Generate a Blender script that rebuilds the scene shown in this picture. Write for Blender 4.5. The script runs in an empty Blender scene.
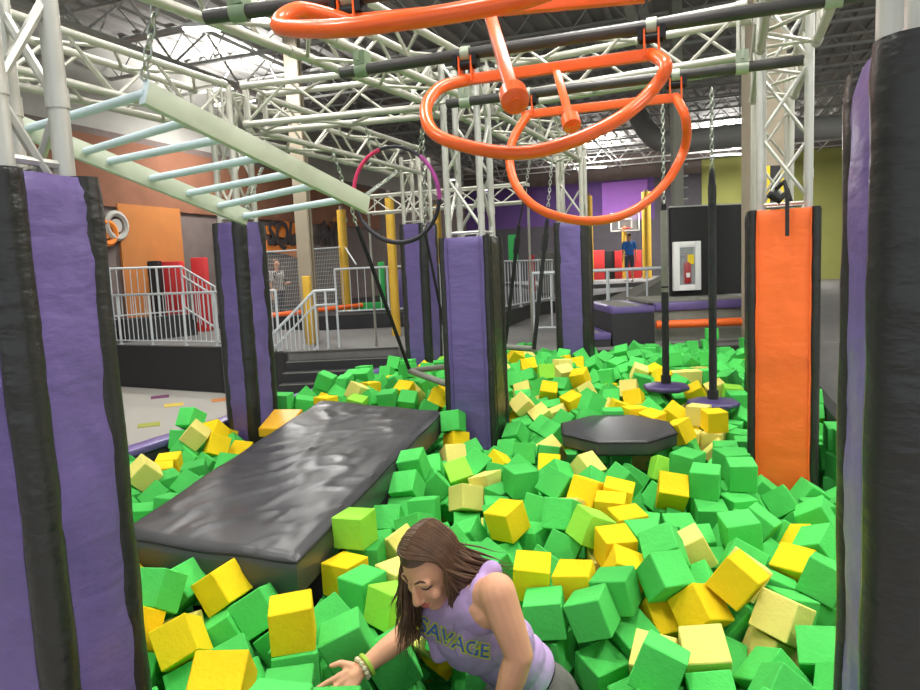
import bpy,bmesh,math,random
from mathutils import Vector,Matrix,Quaternion,noise
from mathutils.bvhtree import BVHTree
PI=math.pi;V=Vector
random.seed(7)
sc=bpy.context.scene;COL=sc.collection
# ---------------------------------------------------------------- camera frame (used to derive world positions at real depths)
F=690.;CZ=1.35;pt=math.radians(6.3);ro=math.radians(2.57)
f_=V((0,math.cos(pt),-math.sin(pt)));r0=V((1,0,0));u0=V((0,math.sin(pt),math.cos(pt)))
R_=math.cos(ro)*r0-math.sin(ro)*u0;U_=math.cos(ro)*u0+math.sin(ro)*r0
CAM=V((0,0,CZ))
def ray(px,py):return f_+R_*((px-460)/F)+U_*((345-py)/F)
def P(px,py,Y):
    d=ray(px,py);return CAM+d*(Y/d.y)
def G(px,py,z):
    d=ray(px,py);return CAM+d*((z-CZ)/d.z)
def sm(t):t=max(0,min(1,t));return t*t*(3-2*t)
def S(x,y):return .15*sm((y-5.2)/1.8)-.13*sm((y-6.6)/1.6)+.16*sm((-x-.9)/1.)*sm((y-4)/1.5)*(1-.6*sm((y-6)/2))
A20=math.radians(20);LA=V((math.cos(A20),-math.sin(A20),0));DE=V((math.sin(A20),math.cos(A20),0))
def W(u,v,z=0):return LA*u+DE*v+V((0,0,z))
# ---------------------------------------------------------------- materials
def lin(c):
    return tuple(((x/255)/12.92 if x/255<=.04045 else ((x/255+.055)/1.055)**2.4) for x in c)+(1,)
MT={}
def mat(n,rgb,rough=.6,metal=0,bump=0,bs=20,var=0,vs=4,emit=0,spec=.5,alpha=1,island=0,stretch=None):
    m=bpy.data.materials.new(n);m.use_nodes=True;nt=m.node_tree;b=nt.nodes['Principled BSDF'];c=lin(rgb)
    b.inputs['Base Color'].default_value=c;b.inputs['Roughness'].default_value=rough;b.inputs['Metallic'].default_value=metal
    b.inputs['Specular IOR Level'].default_value=spec;b.inputs['Alpha'].default_value=alpha
    L=nt.links.new
    tc=nt.nodes.new('ShaderNodeTexCoord')
    def nz(s,d=3):
        t=nt.nodes.new('ShaderNodeTexNoise');t.inputs['Scale'].default_value=s;t.inputs['Detail'].default_value=d
        if stretch:
            mp=nt.nodes.new('ShaderNodeMapping');mp.inputs['Scale'].default_value=stretch;L(tc.outputs['Object'],mp.inputs[0]);L(mp.outputs[0],t.inputs[0])
        else:L(tc.outputs['Object'],t.inputs[0])
        return t
    if var or island:
        mx=nt.nodes.new('ShaderNodeMix');mx.data_type='RGBA';mx.blend_type='MULTIPLY';mx.inputs[0].default_value=1
        mx.inputs[6].default_value=c
        mr=nt.nodes.new('ShaderNodeMapRange')
        k=var or island;mr.inputs['To Min'].default_value=1-k;mr.inputs['To Max'].default_value=1+k
        if island:
            g=nt.nodes.new('ShaderNodeObjectInfo');g2=nt.nodes.new('ShaderNodeNewGeometry')
            ad=nt.nodes.new('ShaderNodeMath');ad.operation='ADD';fr=nt.nodes.new('ShaderNodeMath');fr.operation='FRACT'
            L(g.outputs['Random'],ad.inputs[0]);L(g2.outputs['Random Per Island'],ad.inputs[1]);L(ad.outputs[0],fr.inputs[0]);L(fr.outputs[0],mr.inputs[0])
        else:L(nz(vs).outputs[0],mr.inputs[0]);mr.inputs['From Min'].default_value=.3;mr.inputs['From Max'].default_value=.7
        cb=nt.nodes.new('ShaderNodeCombineColor')
        for i in range(3):L(mr.outputs[0],cb.inputs[i])
        L(cb.outputs[0],mx.inputs[7]);L(mx.outputs[2],b.inputs['Base Color'])
    if bump:
        bn=nt.nodes.new('ShaderNodeBump');bn.inputs['Strength'].default_value=bump;bn.inputs['Distance'].default_value=.02
        L(nz(bs,4).outputs[0],bn.inputs['Height']);L(bn.outputs[0],b.inputs['Normal'])
    if emit:
        b.inputs['Emission Color'].default_value=c;b.inputs['Emission Strength'].default_value=emit
    MT[n]=m;return m
mat('green',(80,194,90),.85,island=.13,bump=.15,bs=60,spec=.15)
mat('yellow',(240,204,30),.85,island=.08,bump=.15,bs=60,spec=.15)
mat('cream',(232,218,120),.85,island=.07,bump=.15,bs=60,spec=.15)
mat('lime',(150,222,72),.85,island=.07,bump=.15,bs=60,spec=.15)
mat('purple',(99,83,138),.38,bump=.35,bs=7,stretch=(1,1,2.5))
mat('orange',(244,108,40),.4,bump=.25,bs=6,stretch=(1,1,2))
mat('black',(38,38,36),.33,bump=.5,bs=8,stretch=(1,1,2.2))
mat('matblack',(62,62,64),.36,bump=.2,bs=4,stretch=(1,.5,1))
mat('alu',(186,184,172),.42,metal=.35,var=.05)
mat('alu_near',(194,194,186),.4,metal=.45,var=.04)
mat('ladder_green',(190,196,174),.5,var=.04)
mat('ladder_blue',(196,212,216),.45,var=.03)
mat('ring',(246,100,32),.28,spec=.6)
mat('pipe',(72,70,68),.35,metal=.3,var=.2)
mat('bracket',(22,22,24),.4,metal=.3)
mat('clamp',(170,180,160),.45,metal=.5)
mat('clamp_green',(128,148,118),.5,metal=.2)
mat('chain',(170,175,165),.35,metal=.9)
mat('strap',(26,26,28),.8,bump=.3,bs=80)
mat('sleeve',(44,46,46),.9,bump=.6,bs=90)
mat('pink',(226,58,108),.5);mat('violet',(186,72,160),.5);mat('rubber',(44,40,48),.6)
mat('disc',(78,66,112),.35,var=.15,vs=12)
mat('rail',(198,204,206),.45,metal=.1)
mat('dark_wall',(44,44,46),.7,var=.06)
mat('plat',(112,110,108),.8,var=.08,vs=8)
mat('carpet',(172,168,160),.95,var=.07,vs=90)
mat('cp',(112,60,96),.95,var=.06,vs=60);mat('cy',(214,190,82),.95,var=.06,vs=60);mat('cg',(160,164,74),.95,var=.06,vs=60);mat('co',(205,130,72),.95,var=.06,vs=60)
mat('ceil',(150,148,145),.85,var=.04)
mat('joist',(158,158,154),.6)
mat('duct',(140,140,136),.5)
mat('lamp',(250,250,255),.5,emit=6)
mat('housing',(210,210,210),.5)
mat('mural_dark',(108,96,92),.9,var=.12,vs=3)
mat('mural_brown',(128,84,62),.9,var=.12,vs=2)
mat('mural_orange',(178,112,56),.9,var=.07,vs=2)
mat('wall_pale',(168,166,160),.9,var=.04)
mat('wall_purple',(92,64,124),.9,var=.06);mat('panel_purple',(150,96,182),.8,var=.03)
mat('wall_char',(74,70,76),.9,var=.06);mat('wall_olive',(150,152,84),.9,var=.05,vs=1)
mat('beam_beige',(160,148,128),.7,var=.04)
mat('pole_yellow',(206,164,52),.6,var=.08)
mat('red',(200,46,48),.6);mat('white',(228,228,226),.6);mat('green_pad',(40,170,80),.6)
mat('net',(170,172,170),.8)
mat('blackpart',(14,14,15),.6)
mat('glass',(205,212,215),.08,alpha=.25)
mat('ext_red',(150,22,30),.35)
mat('tag_yellow',(226,196,40),.7)
mat('gray_panel',(128,128,118),.9,bump=.3,bs=150,var=.06,vs=30)
mat('bed',(20,20,22),.9)
mat('skin',(230,170,134),.55,var=.04,vs=12,spec=.3)
mat('skin_dark',(196,140,110),.6)
mat('hair',(96,70,50),.45,var=.3,vs=30,spec=.4)
mat('hair_b',(110,80,50),.6)
mat('shirt',(186,156,206),.85,bump=.3,bs=10,var=.04,vs=8)
mat('pants',(98,96,92),.9,bump=.3,bs=10)
mat('waistband',(28,26,30),.8)
mat('lips',(205,104,104),.5);mat('brow',(84,58,44),.8);mat('eye',(60,42,38),.4)
mat('print_yellow',(214,214,70),.8);mat('print_blue',(84,110,196),.8)
mat('band',(170,206,70),.6);mat('bead',(214,206,170),.5)
mat('blue_shirt',(66,132,216),.85,bump=.2,bs=20);mat('shorts',(86,94,108),.9)
mat('denim',(60,62,74),.9)
mat('yellow_mat',(236,176,24),.45,bump=.2,bs=8)
mat('mural_text',(62,56,58),.9);mat('splash',(226,130,50),.9,var=.08)
def stripes():
    m=mat('striped',(220,215,210),.8);nt=m.node_tree;w=nt.nodes.new('ShaderNodeTexWave');w.inputs['Scale'].default_value=9
    tc=nt.nodes.new('ShaderNodeTexCoord');nt.links.new(tc.outputs['Object'],w.inputs[0])
    r=nt.nodes.new('ShaderNodeValToRGB');r.color_ramp.interpolation='CONSTANT';r.color_ramp.elements[0].color=lin((50,44,46));r.color_ramp.elements[1].position=.45;r.color_ramp.elements[1].color=lin((222,214,208))
    nt.links.new(w.outputs[0],r.inputs[0]);nt.links.new(r.outputs[0],nt.nodes['Principled BSDF'].inputs['Base Color'])
stripes()
# ---------------------------------------------------------------- mesh builder
def frame(d):
    d=d.normalized();a=V((0,0,1)) if abs(d.z)<.92 else V((1,0,0))
    x=d.cross(a).normalized();return x,d.cross(x).normalized()
class MB:
    def __init__(s):s.v=[];s.f=[];s.mi=[]
    def add(s,v,f,m=0):
        k=len(s.v);s.v+=[tuple(a) for a in v];s.f+=[tuple(i+k for i in q) for q in f];s.mi+=[m]*len(f);return s
    def box(s,c,sz,rz=0,M=None,m=0,bev=0):
        h=V(sz)/2;b=min(bev,h.x*.9,h.y*.9,h.z*.9)
        R=M if M else Matrix.Rotation(rz,3,'Z')
        if b<=0:
            v=[R@V((x*h.x,y*h.y,z*h.z))+V(c) for x in(-1,1) for y in(-1,1) for z in(-1,1)]
            s.add(v,[(0,1,3,2),(4,6,7,5),(0,4,5,1),(2,3,7,6),(0,2,6,4),(1,5,7,3)],m)
        else:
            bm=bmesh.new();bmesh.ops.create_cube(bm,size=1);bmesh.ops.scale(bm,vec=h*2,verts=bm.verts)
            bmesh.ops.bevel(bm,geom=bm.edges,offset=b,segments=2,profile=.5,affect='EDGES')
            bm.verts.ensure_lookup_table();bm.verts.index_update()
            s.add([R@v.co+V(c) for v in bm.verts],[tuple(v.index for v in f.verts) for f in bm.faces],m);bm.free()
        return s
    def tube(s,pts,r,n=8,closed=False,m=0,cap=True):
        pts=[V(p) for p in pts];N=len(pts);rr=r if isinstance(r,(list,tuple)) else [r]*N
        v=[];f=[];x=None
        for i in range(N):
            if closed:d=pts[(i+1)%N]-pts[i-1]
            else:d=pts[min(i+1,N-1)]-pts[max(i-1,0)]
            if d.length<1e-9:d=V((0,0,1))
            d.normalize()
            if x is None:x,_=frame(d)
            x=(x-d*x.dot(d));x=x.normalized() if x.length>1e-6 else frame(d)[0];y=d.cross(x)
            for k in range(n):
                a=2*PI*k/n;v.append(pts[i]+(x*math.cos(a)+y*math.sin(a))*rr[i])
        for i in range(N if closed else N-1):
            j=(i+1)%N
            for k in range(n):f.append((i*n+k,i*n+(k+1)%n,j*n+(k+1)%n,j*n+k))
        if not closed and cap:f+=[tuple(range(n-1,-1,-1)),tuple((N-1)*n+k for k in range(n))]
        return s.add(v,f,m)
    def caps(s,a,ra,b,rb,n=14):
        a=V(a);b=V(b);d=(b-a);L=d.length;d.normalize();pts=[];rr=[]
        for k in range(6):
            t=k/5*PI/2;pts.append(a-d*ra*math.cos(t));rr.append(max(1e-4,ra*math.sin(t)))
        for k in range(1,5):pts.append(a+d*L*k/5);rr.append(ra+(rb-ra)*k/5)
        for k in range(6):
            t=k/5*PI/2;pts.append(b+d*rb*math.sin(t));rr.append(max(1e-4,rb*math.cos(t)))
        return s.tube(pts,rr,n)
    def ell(s,c,M,n=16):
        v=[];f=[];c=V(c)
        for i in range(n//2+1):
            t=PI*i/(n//2)
            for k in range(n):
                a=2*PI*k/n;v.append(c+M@V((math.sin(t)*math.cos(a),math.sin(t)*math.sin(a),math.cos(t))))
        for i in range(n//2):
            for k in range(n):f.append((i*n+k,(i+1)*n+k,(i+1)*n+(k+1)%n,i*n+(k+1)%n))
        return s.add(v,f)
    def prism(s,pts,z0,z1,m=0):
        k=len(pts);g=lambda z,p:z(p[0],p[1]) if callable(z) else z
        v=[(p[0],p[1],g(z0,p)) for p in pts]+[(p[0],p[1],g(z1,p)) for p in pts]
        return s.add(v,[tuple(range(k-1,-1,-1)),tuple(range(k,2*k))]+[(i,(i+1)%k,k+(i+1)%k,k+i) for i in range(k)],m)
    def mesh(s,name,mats):
        me=bpy.data.meshes.new(name);me.from_pydata(s.v,[],s.f)
        for x in mats:me.materials.append(MT[x])
        if len(mats)>1:me.polygons.foreach_set('material_index',s.mi)
        bm=bmesh.new();bm.from_mesh(me);bmesh.ops.recalc_face_normals(bm,faces=bm.faces);bm.to_mesh(me);bm.free();me.update();return me
    def build(s,name,mats,parent=None,label=None,smooth=None,bev=0,loc=None):
        if isinstance(mats,str):mats=[mats]
        if loc is not None:
            l=V(loc);s.v=[tuple(V(a)-l) for a in s.v]
        me=s.mesh(name,mats);o=bpy.data.objects.new(name,me);COL.objects.link(o)
        if loc is not None:o.location=loc
        if smooth is None:smooth=True
        if smooth:
            me.polygons.foreach_set('use_smooth',[True]*len(me.polygons))
            try:me.set_sharp_from_angle(angle=math.radians(38))
            except Exception:pass
        if bev:
            b=o.modifiers.new('b','BEVEL');b.width=bev;b.segments=2;b.limit_method='ANGLE'
        if parent:
            o.parent=parent;o.matrix_parent_inverse=wm(parent).inverted()
        if label:o['label']=label
        return o
def wm(o):
    if o.parent:return wm(o.parent)@o.matrix_parent_inverse@Matrix.Translation(o.location)
    return Matrix.Translation(o.location)
def tag(o,label,cat=None,group=None,kind=None):
    if label:o['label']=label
    if cat:o['category']=cat
    if group:o['group']=group
    if kind:o['kind']=kind
    return o
def thing(name,label,cat,loc,group=None):
    o=bpy.data.objects.new(name,None);COL.objects.link(o);o.location=V(loc);o.empty_display_size=.1
    return tag(o,label,cat,group)
def struct_(o):o['kind']='structure';return o
def cat_rom(pts,n=8,closed=False):
    pts=[V(p) for p in pts];out=[];N=len(pts)
    for i in range(N if closed else N-1):
        if closed:a,b,c,d=pts[i-1],pts[i],pts[(i+1)%N],pts[(i+2)%N]
        else:a,b,c,d=pts[max(i-1,0)],pts[i],pts[i+1],pts[min(i+2,N-1)]
        for k in range(n):
            t=k/n;out.append(.5*((2*b)+(c-a)*t+(2*a-5*b+4*c-d)*t*t+(3*b-a-3*c+d)*t**3))
    if not closed:out.append(pts[-1])
    return out
# ---------------------------------------------------------------- trusses, columns
def brace_line(mb,a0,a1,b0,b1,n,r=.011):
    # zigzag between chord a (a0->a1) and chord b
    for i in range(n):
        t0=i/n;t1=(i+1)/n
        if i%2==0:p=a0.lerp(a1,t0+.02/n);q=b0.lerp(b1,t1-.02/n)
        else:p=b0.lerp(b1,t0+.02/n);q=a0.lerp(a1,t1-.02/n)
        mb.tube([p,q],r,6)
def truss(A,B,label,w=.29,group=None,mt='alu',r=.025,name='truss_beam',step=None,upright=False,rz=None,collar=True):
    A=V(A);B=V(B);d=(B-A).normalized();L=(B-A).length
    if rz is not None:x=V((math.cos(rz),math.sin(rz),0));y=d.cross(x).normalized()
    else:x=d.cross(V((0,0,1))).normalized();y=x.cross(d).normalized()
    h=w/2;e=thing(name,label,'truss',A,group)
    cs=[(-h,-h),(h,-h),(h,h),(-h,h)]
    ch=[(A+x*a+y*b,B+x*a+y*b) for a,b in cs]
    for p,q in ch:
        mb=MB().tube([p,q],r,10)
        if collar:
            for t in(.03,L-.03):mb.tube([p+d*(t-.03),p+d*(t+.03)],r*1.22,10)
            k=2.0
            while k<L-1:
                mb.tube([p+d*(k-.04),p+d*(k+.04)],r*1.22,10);k+=2.0
        mb.build('chord',mt,e)
    n=max(2,round(L/(step or .36)))
    for i in range(4):
        p,q=ch[i];p2,q2=ch[(i+1)%4];mb=MB();brace_line(mb,p,q,p2,q2,n,.0115)
        mb.tube([p+d*.05,p2+d*.05],.011,6);mb.tube([q-d*.05,q2-d*.05],.011,6)
        mb.build('bracing',mt,e)
    return e
def wrinkle(p,s=1.):
    return noise.noise(V((p.x*3,p.y*3,p.z*5.5)))*.6+noise.noise(V((p.x*7+9,p.y*7,p.z*16)))*.4
def panel(mb,c,x,n,w,z0,z1,bul=.012,wr=.008,nx=9,nz=None,crease=0):
    c=V(c);nz=nz or max(8,int((z1-z0)/.035));v=[];f=[]
    for side in(1,-1):
        for j in range(nz+1):
            for i in range(nx+1):
                s=-1+2*i/nx;z=z0+(z1-z0)*j/nz;e=min(1,(1-abs(s))*5)
                p=c+x*(s*w/2)+V((0,0,z))
                if side>0:
                    o=bul*(1-s*s)**.5+wr*wrinkle(p)*e
                    if crease:o-=crease*max(0,noise.noise(V((s*1.2,c.x*5,z*7+s*1.5)))-.1)*e
                    o-=.012*(1-min(1,(z1-z)*25))
                else:o=-.03
                v.append(p+n*o)
    K=(nx+1)*(nz+1)
    for j in range(nz):
        for i in range(nx):
            a=j*(nx+1)+i;f.append((a,a+1,a+nx+2,a+nx+1));f.append((K+a,K+a+nx+1,K+a+nx+2,K+a+1))
    for i in range(nx):
        f.append((i,K+i,K+i+1,i+1));t=nz*(nx+1)+i;f.append((t,t+1,K+t+1,K+t))
    for j in range(nz):
        a=j*(nx+1);f.append((a,a+nx+1,K+a+nx+1,K+a));a+=nx;f.append((a,K+a,K+a+nx+1,a+nx+1))
    return mb.add(v,f)
def column(label,cx,cy,ang,z0,zt,zp,cols,h=.2,rc=.045,group=None,corner='black',mt='alu',wr=.008,t=None,sp=.36,tilt=None,rt=.025,fl=.0):
    e=thing('padded_truss_column',label,'column',(cx,cy,z0),group)
    a=math.radians(-ang);x=V((math.cos(a),math.sin(a),0));y=V((-math.sin(a),math.cos(a),0))
    c=V((cx,cy,0));t=t or h-.065;cs=[(-1,-1),(1,-1),(1,1),(-1,1)];tops=[]
    for sx,sy in cs:
        b=c+x*sx*t+y*sy*t
        MB().tube([b+V((0,0,z0+.002)),b+V((0,0,zt))],rt,14).tube([b+V((0,0,zp+.17)),b+V((0,0,zp+.22))],rt*1.12,14).build('chord',mt,e)
    for k in range(4):
        s1=cs[k];s2=cs[(k+1)%4];p=c+x*s1[0]*t+y*s1[1]*t;q=c+x*s2[0]*t+y*s2[1]*t;mb=MB()
        za=zp-.35;n=max(2,round((zt-za)/sp))
        brace_line(mb,p+V((0,0,za)),p+V((0,0,zt)),q+V((0,0,za)),q+V((0,0,zt)),n,.0125)
        for zz in(zp+.03,zt-.05):mb.tube([p+V((0,0,zz)),q+V((0,0,zz))],.011,6)
        mb.build('bracing',mt,e)
    nrm=[-y,x,y,-x];tx=[x,y,-x,-y]
    for k in range(4):
        s=cs[k];b=c+x*s[0]*(h-rc)+y*s[1]*(h-rc);pts=[];rr=[]
        nz=int((zp-z0)/.05)
        for i in range(nz+1):
            z=z0+(zp-z0)*i/nz;p=b+V((0,0,z));pts.append(p+V((noise.noise(p*4)*.004,noise.noise(p*4+V((7,0,0)))*.004,0)));rr.append(rc*(1+.06*noise.noise(p*9))+ .004)
        rr[-1]*=.9
        MB().tube(pts,rr,14).build('corner_pad',corner,e)
        w=2*h-2*rc+.01
        mb=MB();panel(mb,c+nrm[k]*(h-.012),tx[k],nrm[k],w,z0,zp-.004,wr=wr,crease=wr*1.5)
        if fl:  # stitched edge piping
            for sgn in(-1,1):mb.tube([c+nrm[k]*(h+.002)+tx[k]*sgn*(w/2-fl)+V((0,0,z)) for z in(z0,zp-.01)],.004,5)
        mb.build('side_panel',cols[k],e)
    # small straps hanging out at the top
    return e
# ---------------------------------------------------------------- padded columns
FL=-.69
column('purple and black padded truss column in the left foreground',-1.09,1.75,20,FL,3.4,1.625,['purple','purple','black','black'],h=.148,rc=.042,mt='alu_near',wr=.010,t=.082,sp=.27)
column('purple padded column in the middle of the pit, at the crash mat\'s far end',.12,5.3,20,-.45,2.85,1.585,['purple','black','black','purple'],h=.195,rc=.022,mt='alu_near',wr=.004,fl=.05)
column('orange padded column standing in the foam pit on the right',2.03,4.30,26,-.5,2.85,1.62,['orange','black','black','black'],h=.195,rc=.022,mt='alu_near',wr=.006,fl=.035)
column('black padded column with an orange face at the right edge of the view',.785,1.07,19,FL,3.4,1.645,['orange','black','black','purple'],h=.15,rc=.05,mt='alu_near',wr=.008,t=.085)
column('purple padded column with a black corner beside the pale patterned floor left of the pit',-1.76,5.7,26,-.45,2.85,1.80,['purple','purple','black','black'],h=.16,rc=.055,wr=.012)
column('purple padded column seen far off between the hanging hoop and the middle column',-.46,8.8,26,-.3,2.75,1.93,['purple','purple','black','black'],h=.19,rc=.06,wr=.008)
column('narrow purple and black padded column far off, below the lowest orange ring',1.41,8.35,20,-.3,2.75,1.84,['purple','black','black','purple'],h=.2,rc=.05,wr=.008)
column('black padded column mostly hidden behind the orange column',2.55,5.62,20,-.4,2.85,1.70,['black','black','black','black'],h=.19,rc=.055,wr=.006)
ZT=2.68
c_={'L1':(-1.09,1.75),'C':(.12,5.3),'R':(2.03,4.30),'N':(.775,1.07),'L2':(-1.76,5.7),'4':(-.46,8.8),'5':(1.41,8.35),'R2':(2.55,5.62)}
def c3(k,z=ZT):return V((c_[k][0],c_[k][1],z))
def off(a,b,s):
    d=(b-a).normalized();return a+d*s,b-d*s
def tr(a,b,label,z=ZT,s0=.2,s1=.2,**k):
    A=a if isinstance(a,V) else c3(a,z);B=b if isinstance(b,V) else c3(b,z)
    d=(B-A).normalized();return truss(A+d*s0,B-d*s1,label,**k)
tr('L2','C','horizontal truss between the purple column beside the patterned floor and the middle column')
tr('C','R','horizontal truss between the middle purple column and the orange column')
tr('N','R','horizontal truss running overhead from the nearest right column to the orange column')
tr('R','R2','short truss from the orange column back to the black column behind it')
tr(V((-1.62,2.0,ZT)),'C','truss running overhead from the upper left corner to the middle column',s0=0)
tr(V((-2.75,3.3,ZT)),'L2','truss on the far left, above the monkey ladder',s0=0)
tr('L2','4','truss behind the monkey ladder leading to the far column by the hoop')
tr('C','5','truss running from the middle column back to the tall narrow far column')




# far open truss frame
Z7=2.42
A7=P(368,200,11.2);B7=P(528,200,10.4);A7.z=Z7;B7.z=Z7
truss(A7,B7,'thin far truss joining two bare truss posts beyond the pit',w=.26,r=.02)
for q,lb in((A7,'bare truss post beyond the pit, left of the far purple column'),(B7,'bare truss post beyond the pit, right of the middle column')):
    truss(V((q.x,q.y,.152)),V((q.x,q.y,Z7-.14)),lb,w=.24,r=.02,name='truss_post')
# ---------------------------------------------------------------- black pipes with clamps
def pipe(a,b,label,clamps,r=.026):
    a=V(a);b=V(b);e=thing('overhead_pipe',label,'pipe',a);d=(b-a).normalized()
    MB().tube([a,b],r,14).build('pipe',"pipe",e)
    for t,g in clamps:
        c=a.lerp(b,t);mb=MB();mb.tube([c-d*.03,c+d*.03],r*1.3,14)
        mb.box(c+V((0,0,.05)),(.06,.06,.06),rz=-A20)
        for s in(-1,1):
            mb.tube([c+DE*s*.05+V((0,0,.03)),c+DE*s*.05+V((0,0,.08))],.008,8)
        mb.build('clamp','clamp_green' if g else 'clamp',e)
ph=.94
def pz(px,py):return G(px,py,CZ+ph)
p1a,p1b=pz(206,17),pz(420,-12)
pipe(p1a,p1a+(p1b-p1a)*2.1,'black pipe end clamped under the truss at the top left',[(.08,1)])
p2a,p2b=pz(341,73),pz(826,0)
pipe(p2a,p2a+(p2b-p2a)*1.1,'long black pipe carrying the middle orange ring',[(.05,1),(.92,0)])
p3a,p3b=pz(447,104),pz(803,60)
pipe(p3a,p3b,'black pipe carrying the low orange ring in front of the truss',[(.06,0),(.85,0)])
# ---------------------------------------------------------------- orange rings
def ring(label,bl,br,arc,hub,pipe_line,r=.026):
    bl=V(bl);br=V(br);e=thing('swing_ring',label,'gym ring',(bl+br)/2)
    d=(br-bl).normalized()
    x=d.cross(V((0,0,1))).normalized();y=x.cross(d)
    M=Matrix((d,x,y)).transposed()
    mb=MB().box((bl+br)/2,((br-bl).length+.03,.035,.045),M=M,bev=.004);mb.build('top_bar','ring',e)
    pts=cat_rom([bl]+[V(p) for p in arc]+[br],10)
    MB().tube(pts,r,16).build('ring_tube','ring',e)
    m=(bl+br)/2;h=V(hub) if hub else m
    if hub:
      mb=MB();dd=(h-m).normalized();xx=d;yy=dd.cross(xx).normalized()
      M2=Matrix((xx,yy,dd)).transposed();mb.box((m+h)/2,(.035,.045,(h-m).length),M=M2,bev=.004);mb.build('arm','ring',e)
      MB().tube([h-dd*.028,h-dd*.024,h+dd*.024,h+dd*.028],[.032,.038,.038,.032],20).tube([h+dd*.028,h+dd*.036],.014,12).build('hub','ring',e)
    a,b=pipe_line;pd=(b-a).normalized()
    for q in(bl,br):
        t=(q-a).dot(pd);c=a+pd*t;mb=MB()
        for s in(-1,1):
            mb.box((q+c)/2+d*s*.028+V((0,0,-.012)),(.008,.05,(c-q).length*.8+.02),rz=-A20)
        k=mb.build('bracket','ring',e)
        mb=MB();mb.tube([c-pd*.045-V((0,0,.045)),c+pd*.045-V((0,0,.045))],.022,12)
        for s in(-1,1):mb.box(c+pd*s*.045-V((0,0,.03)),(.02,.06,.05),rz=-A20)
        mb.build('trolley','bracket',k)
        MB().tube([c-pd*.02,c+pd*.02],.034,14).build('pipe_clamp','clamp',e)
bz=CZ+.83
def onp(a,b,px):
    lo,hi=-1,2
    for _ in range(40):
        m=(lo+hi)/2;q=a.lerp(b,m)-V((0,0,.11));v=q-CAM;X=460+F*v.dot(R_)/v.dot(f_)
        if X<px:lo=m
        else:hi=m
    return a.lerp(b,lo)-V((0,0,.11))
bl,br=onp(p2a,p2b,467),onp(p2a,p2b,652)
ring('middle orange ring with its bar on the long black pipe',bl,br,
 [P(440,88,bl.y-.08),P(426,108,bl.y-.2),P(434,133,bl.y-.33),P(470,147,bl.y-.42),P(520,153,bl.y-.5),P(570,142,bl.y-.52),P(620,118,bl.y-.48),P(652,90,bl.y-.38),P(666,66,br.y-.14)],P(571,122,2.85),(p2a,p2b))
bl,br=onp(p3a,p3b,528),onp(p3a,p3b,676)
ring('lowest and farthest orange ring, hanging almost upright behind the middle ring',bl,br,
 [P(513,140,bl.y-.04),P(510,165,bl.y-.08),P(520,192,bl.y-.14),P(545,212,bl.y-.18),P(588,221,bl.y-.2),P(630,212,bl.y-.2),P(664,185,bl.y-.18),P(684,150,bl.y-.14),P(686,120,br.y-.05)],None,(p3a,p3b),r=.024)
b1=p1a+(p1b-p1a)
bl,br=onp(p1a,p1b,350)+V((0,0,.03)),onp(p1a,p1b,640)
ring('nearest orange ring, cut off by the top of the picture',bl,br,
 [P(300,10,bl.y-.06),P(279,26,bl.y-.16),P(330,29,bl.y-.34),P(400,21,bl.y-.45),P(470,10,bl.y-.5),P(540,-6,bl.y-.5),P(610,-40,bl.y-.42),P(650,-75,br.y-.15)],P(514,97,1.9),(p1a,p1b),r=.027)
# ---------------------------------------------------------------- chains, ladder, hoop
def links(mb,a,b,r=.0045,L=.045):
    a=V(a);b=V(b);d=(b-a);n=max(2,int(d.length/(L*.74)));d.normalize();x,y=frame(d);st=(b-a).length/n
    for i in range(n):
        c=a+d*(st*(i+.5));w=x if i%2 else y;pts=[]
        for k in range(10):
            t=2*PI*k/10;pts.append(c+d*(math.cos(t)*L*.5)+w*(math.sin(t)*L*.27))
        mb.tube(pts,r,5,closed=True)
    return mb
def chain(a,b,label,group=None,parent=None,name='chain',**k):
    mb=links(MB(),a,b,**k);o=mb.build(name,'chain',parent,loc=None if parent else a)
    if not parent:tag(o,label,'chain',group)
    return o
def curveR(pts):return cat_rom(pts,6)
lad_r=(P(145,93,3.15),P(367,205,4.25));lad_l=(P(0,118,3.65),P(247,218,4.72))
e=thing('monkey_ladder','pale green overhead ladder with light blue rungs hanging from chains on the left','climbing ladder',lad_r[0])
for a,b,n in((lad_r[0],lad_r[1],'r'),(lad_l[0],lad_l[1],'l')):
    d=(b-a).normalized();x=d.cross(V((0,0,1))).normalized();y=x.cross(d);M=Matrix((d,x,y)).transposed()
    MB().box((a+b)/2,((b-a).length,.04,.105),M=M,bev=.004).build('side_rail','ladder_green',e)
    ec=a-d*.003;MB().box(ec,(.006,.046,.11),M=M,bev=.002).build('end_cap','ladder_blue',e)
rg=[((27,121),(146,104)),((84,143),(196,129)),((108,164),(232,150)),((150,179),(270,167)),((187,192),(301,184)),((218,204),(324,197)),((243,215),(353,209))]
def onseg(a,b,px):
    lo,hi=-.3,1.3
    for _ in range(40):
        m=(lo+hi)/2;v=a.lerp(b,m)-CAM;X=460+F*v.dot(R_)/v.dot(f_)
        if X<px:lo=m
        else:hi=m
    return a.lerp(b,lo)
for (l,r) in rg:
    a=onseg(*lad_l,l[0]);b=onseg(*lad_r,r[0]);d=(b-a).normalized()
    MB().tube([a-d*.01,b],.021,14).build('rung','ladder_blue',e)
t=lad_r[0]+V((0,0,.04));chain(t+V((0,0,.02)),P(161,-30,3.1),'steel chain holding the near corner of the monkey ladder',r=.006,L=.06)
chain(lad_r[1]+V((0,0,.06)),P(398,172,5.4),'steel chain slanting up from the far end of the monkey ladder to the truss')
chain(lad_l[1]+V((0,0,.06)),P(262,168,5.5),'chain at the far left end of the monkey ladder')
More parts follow.
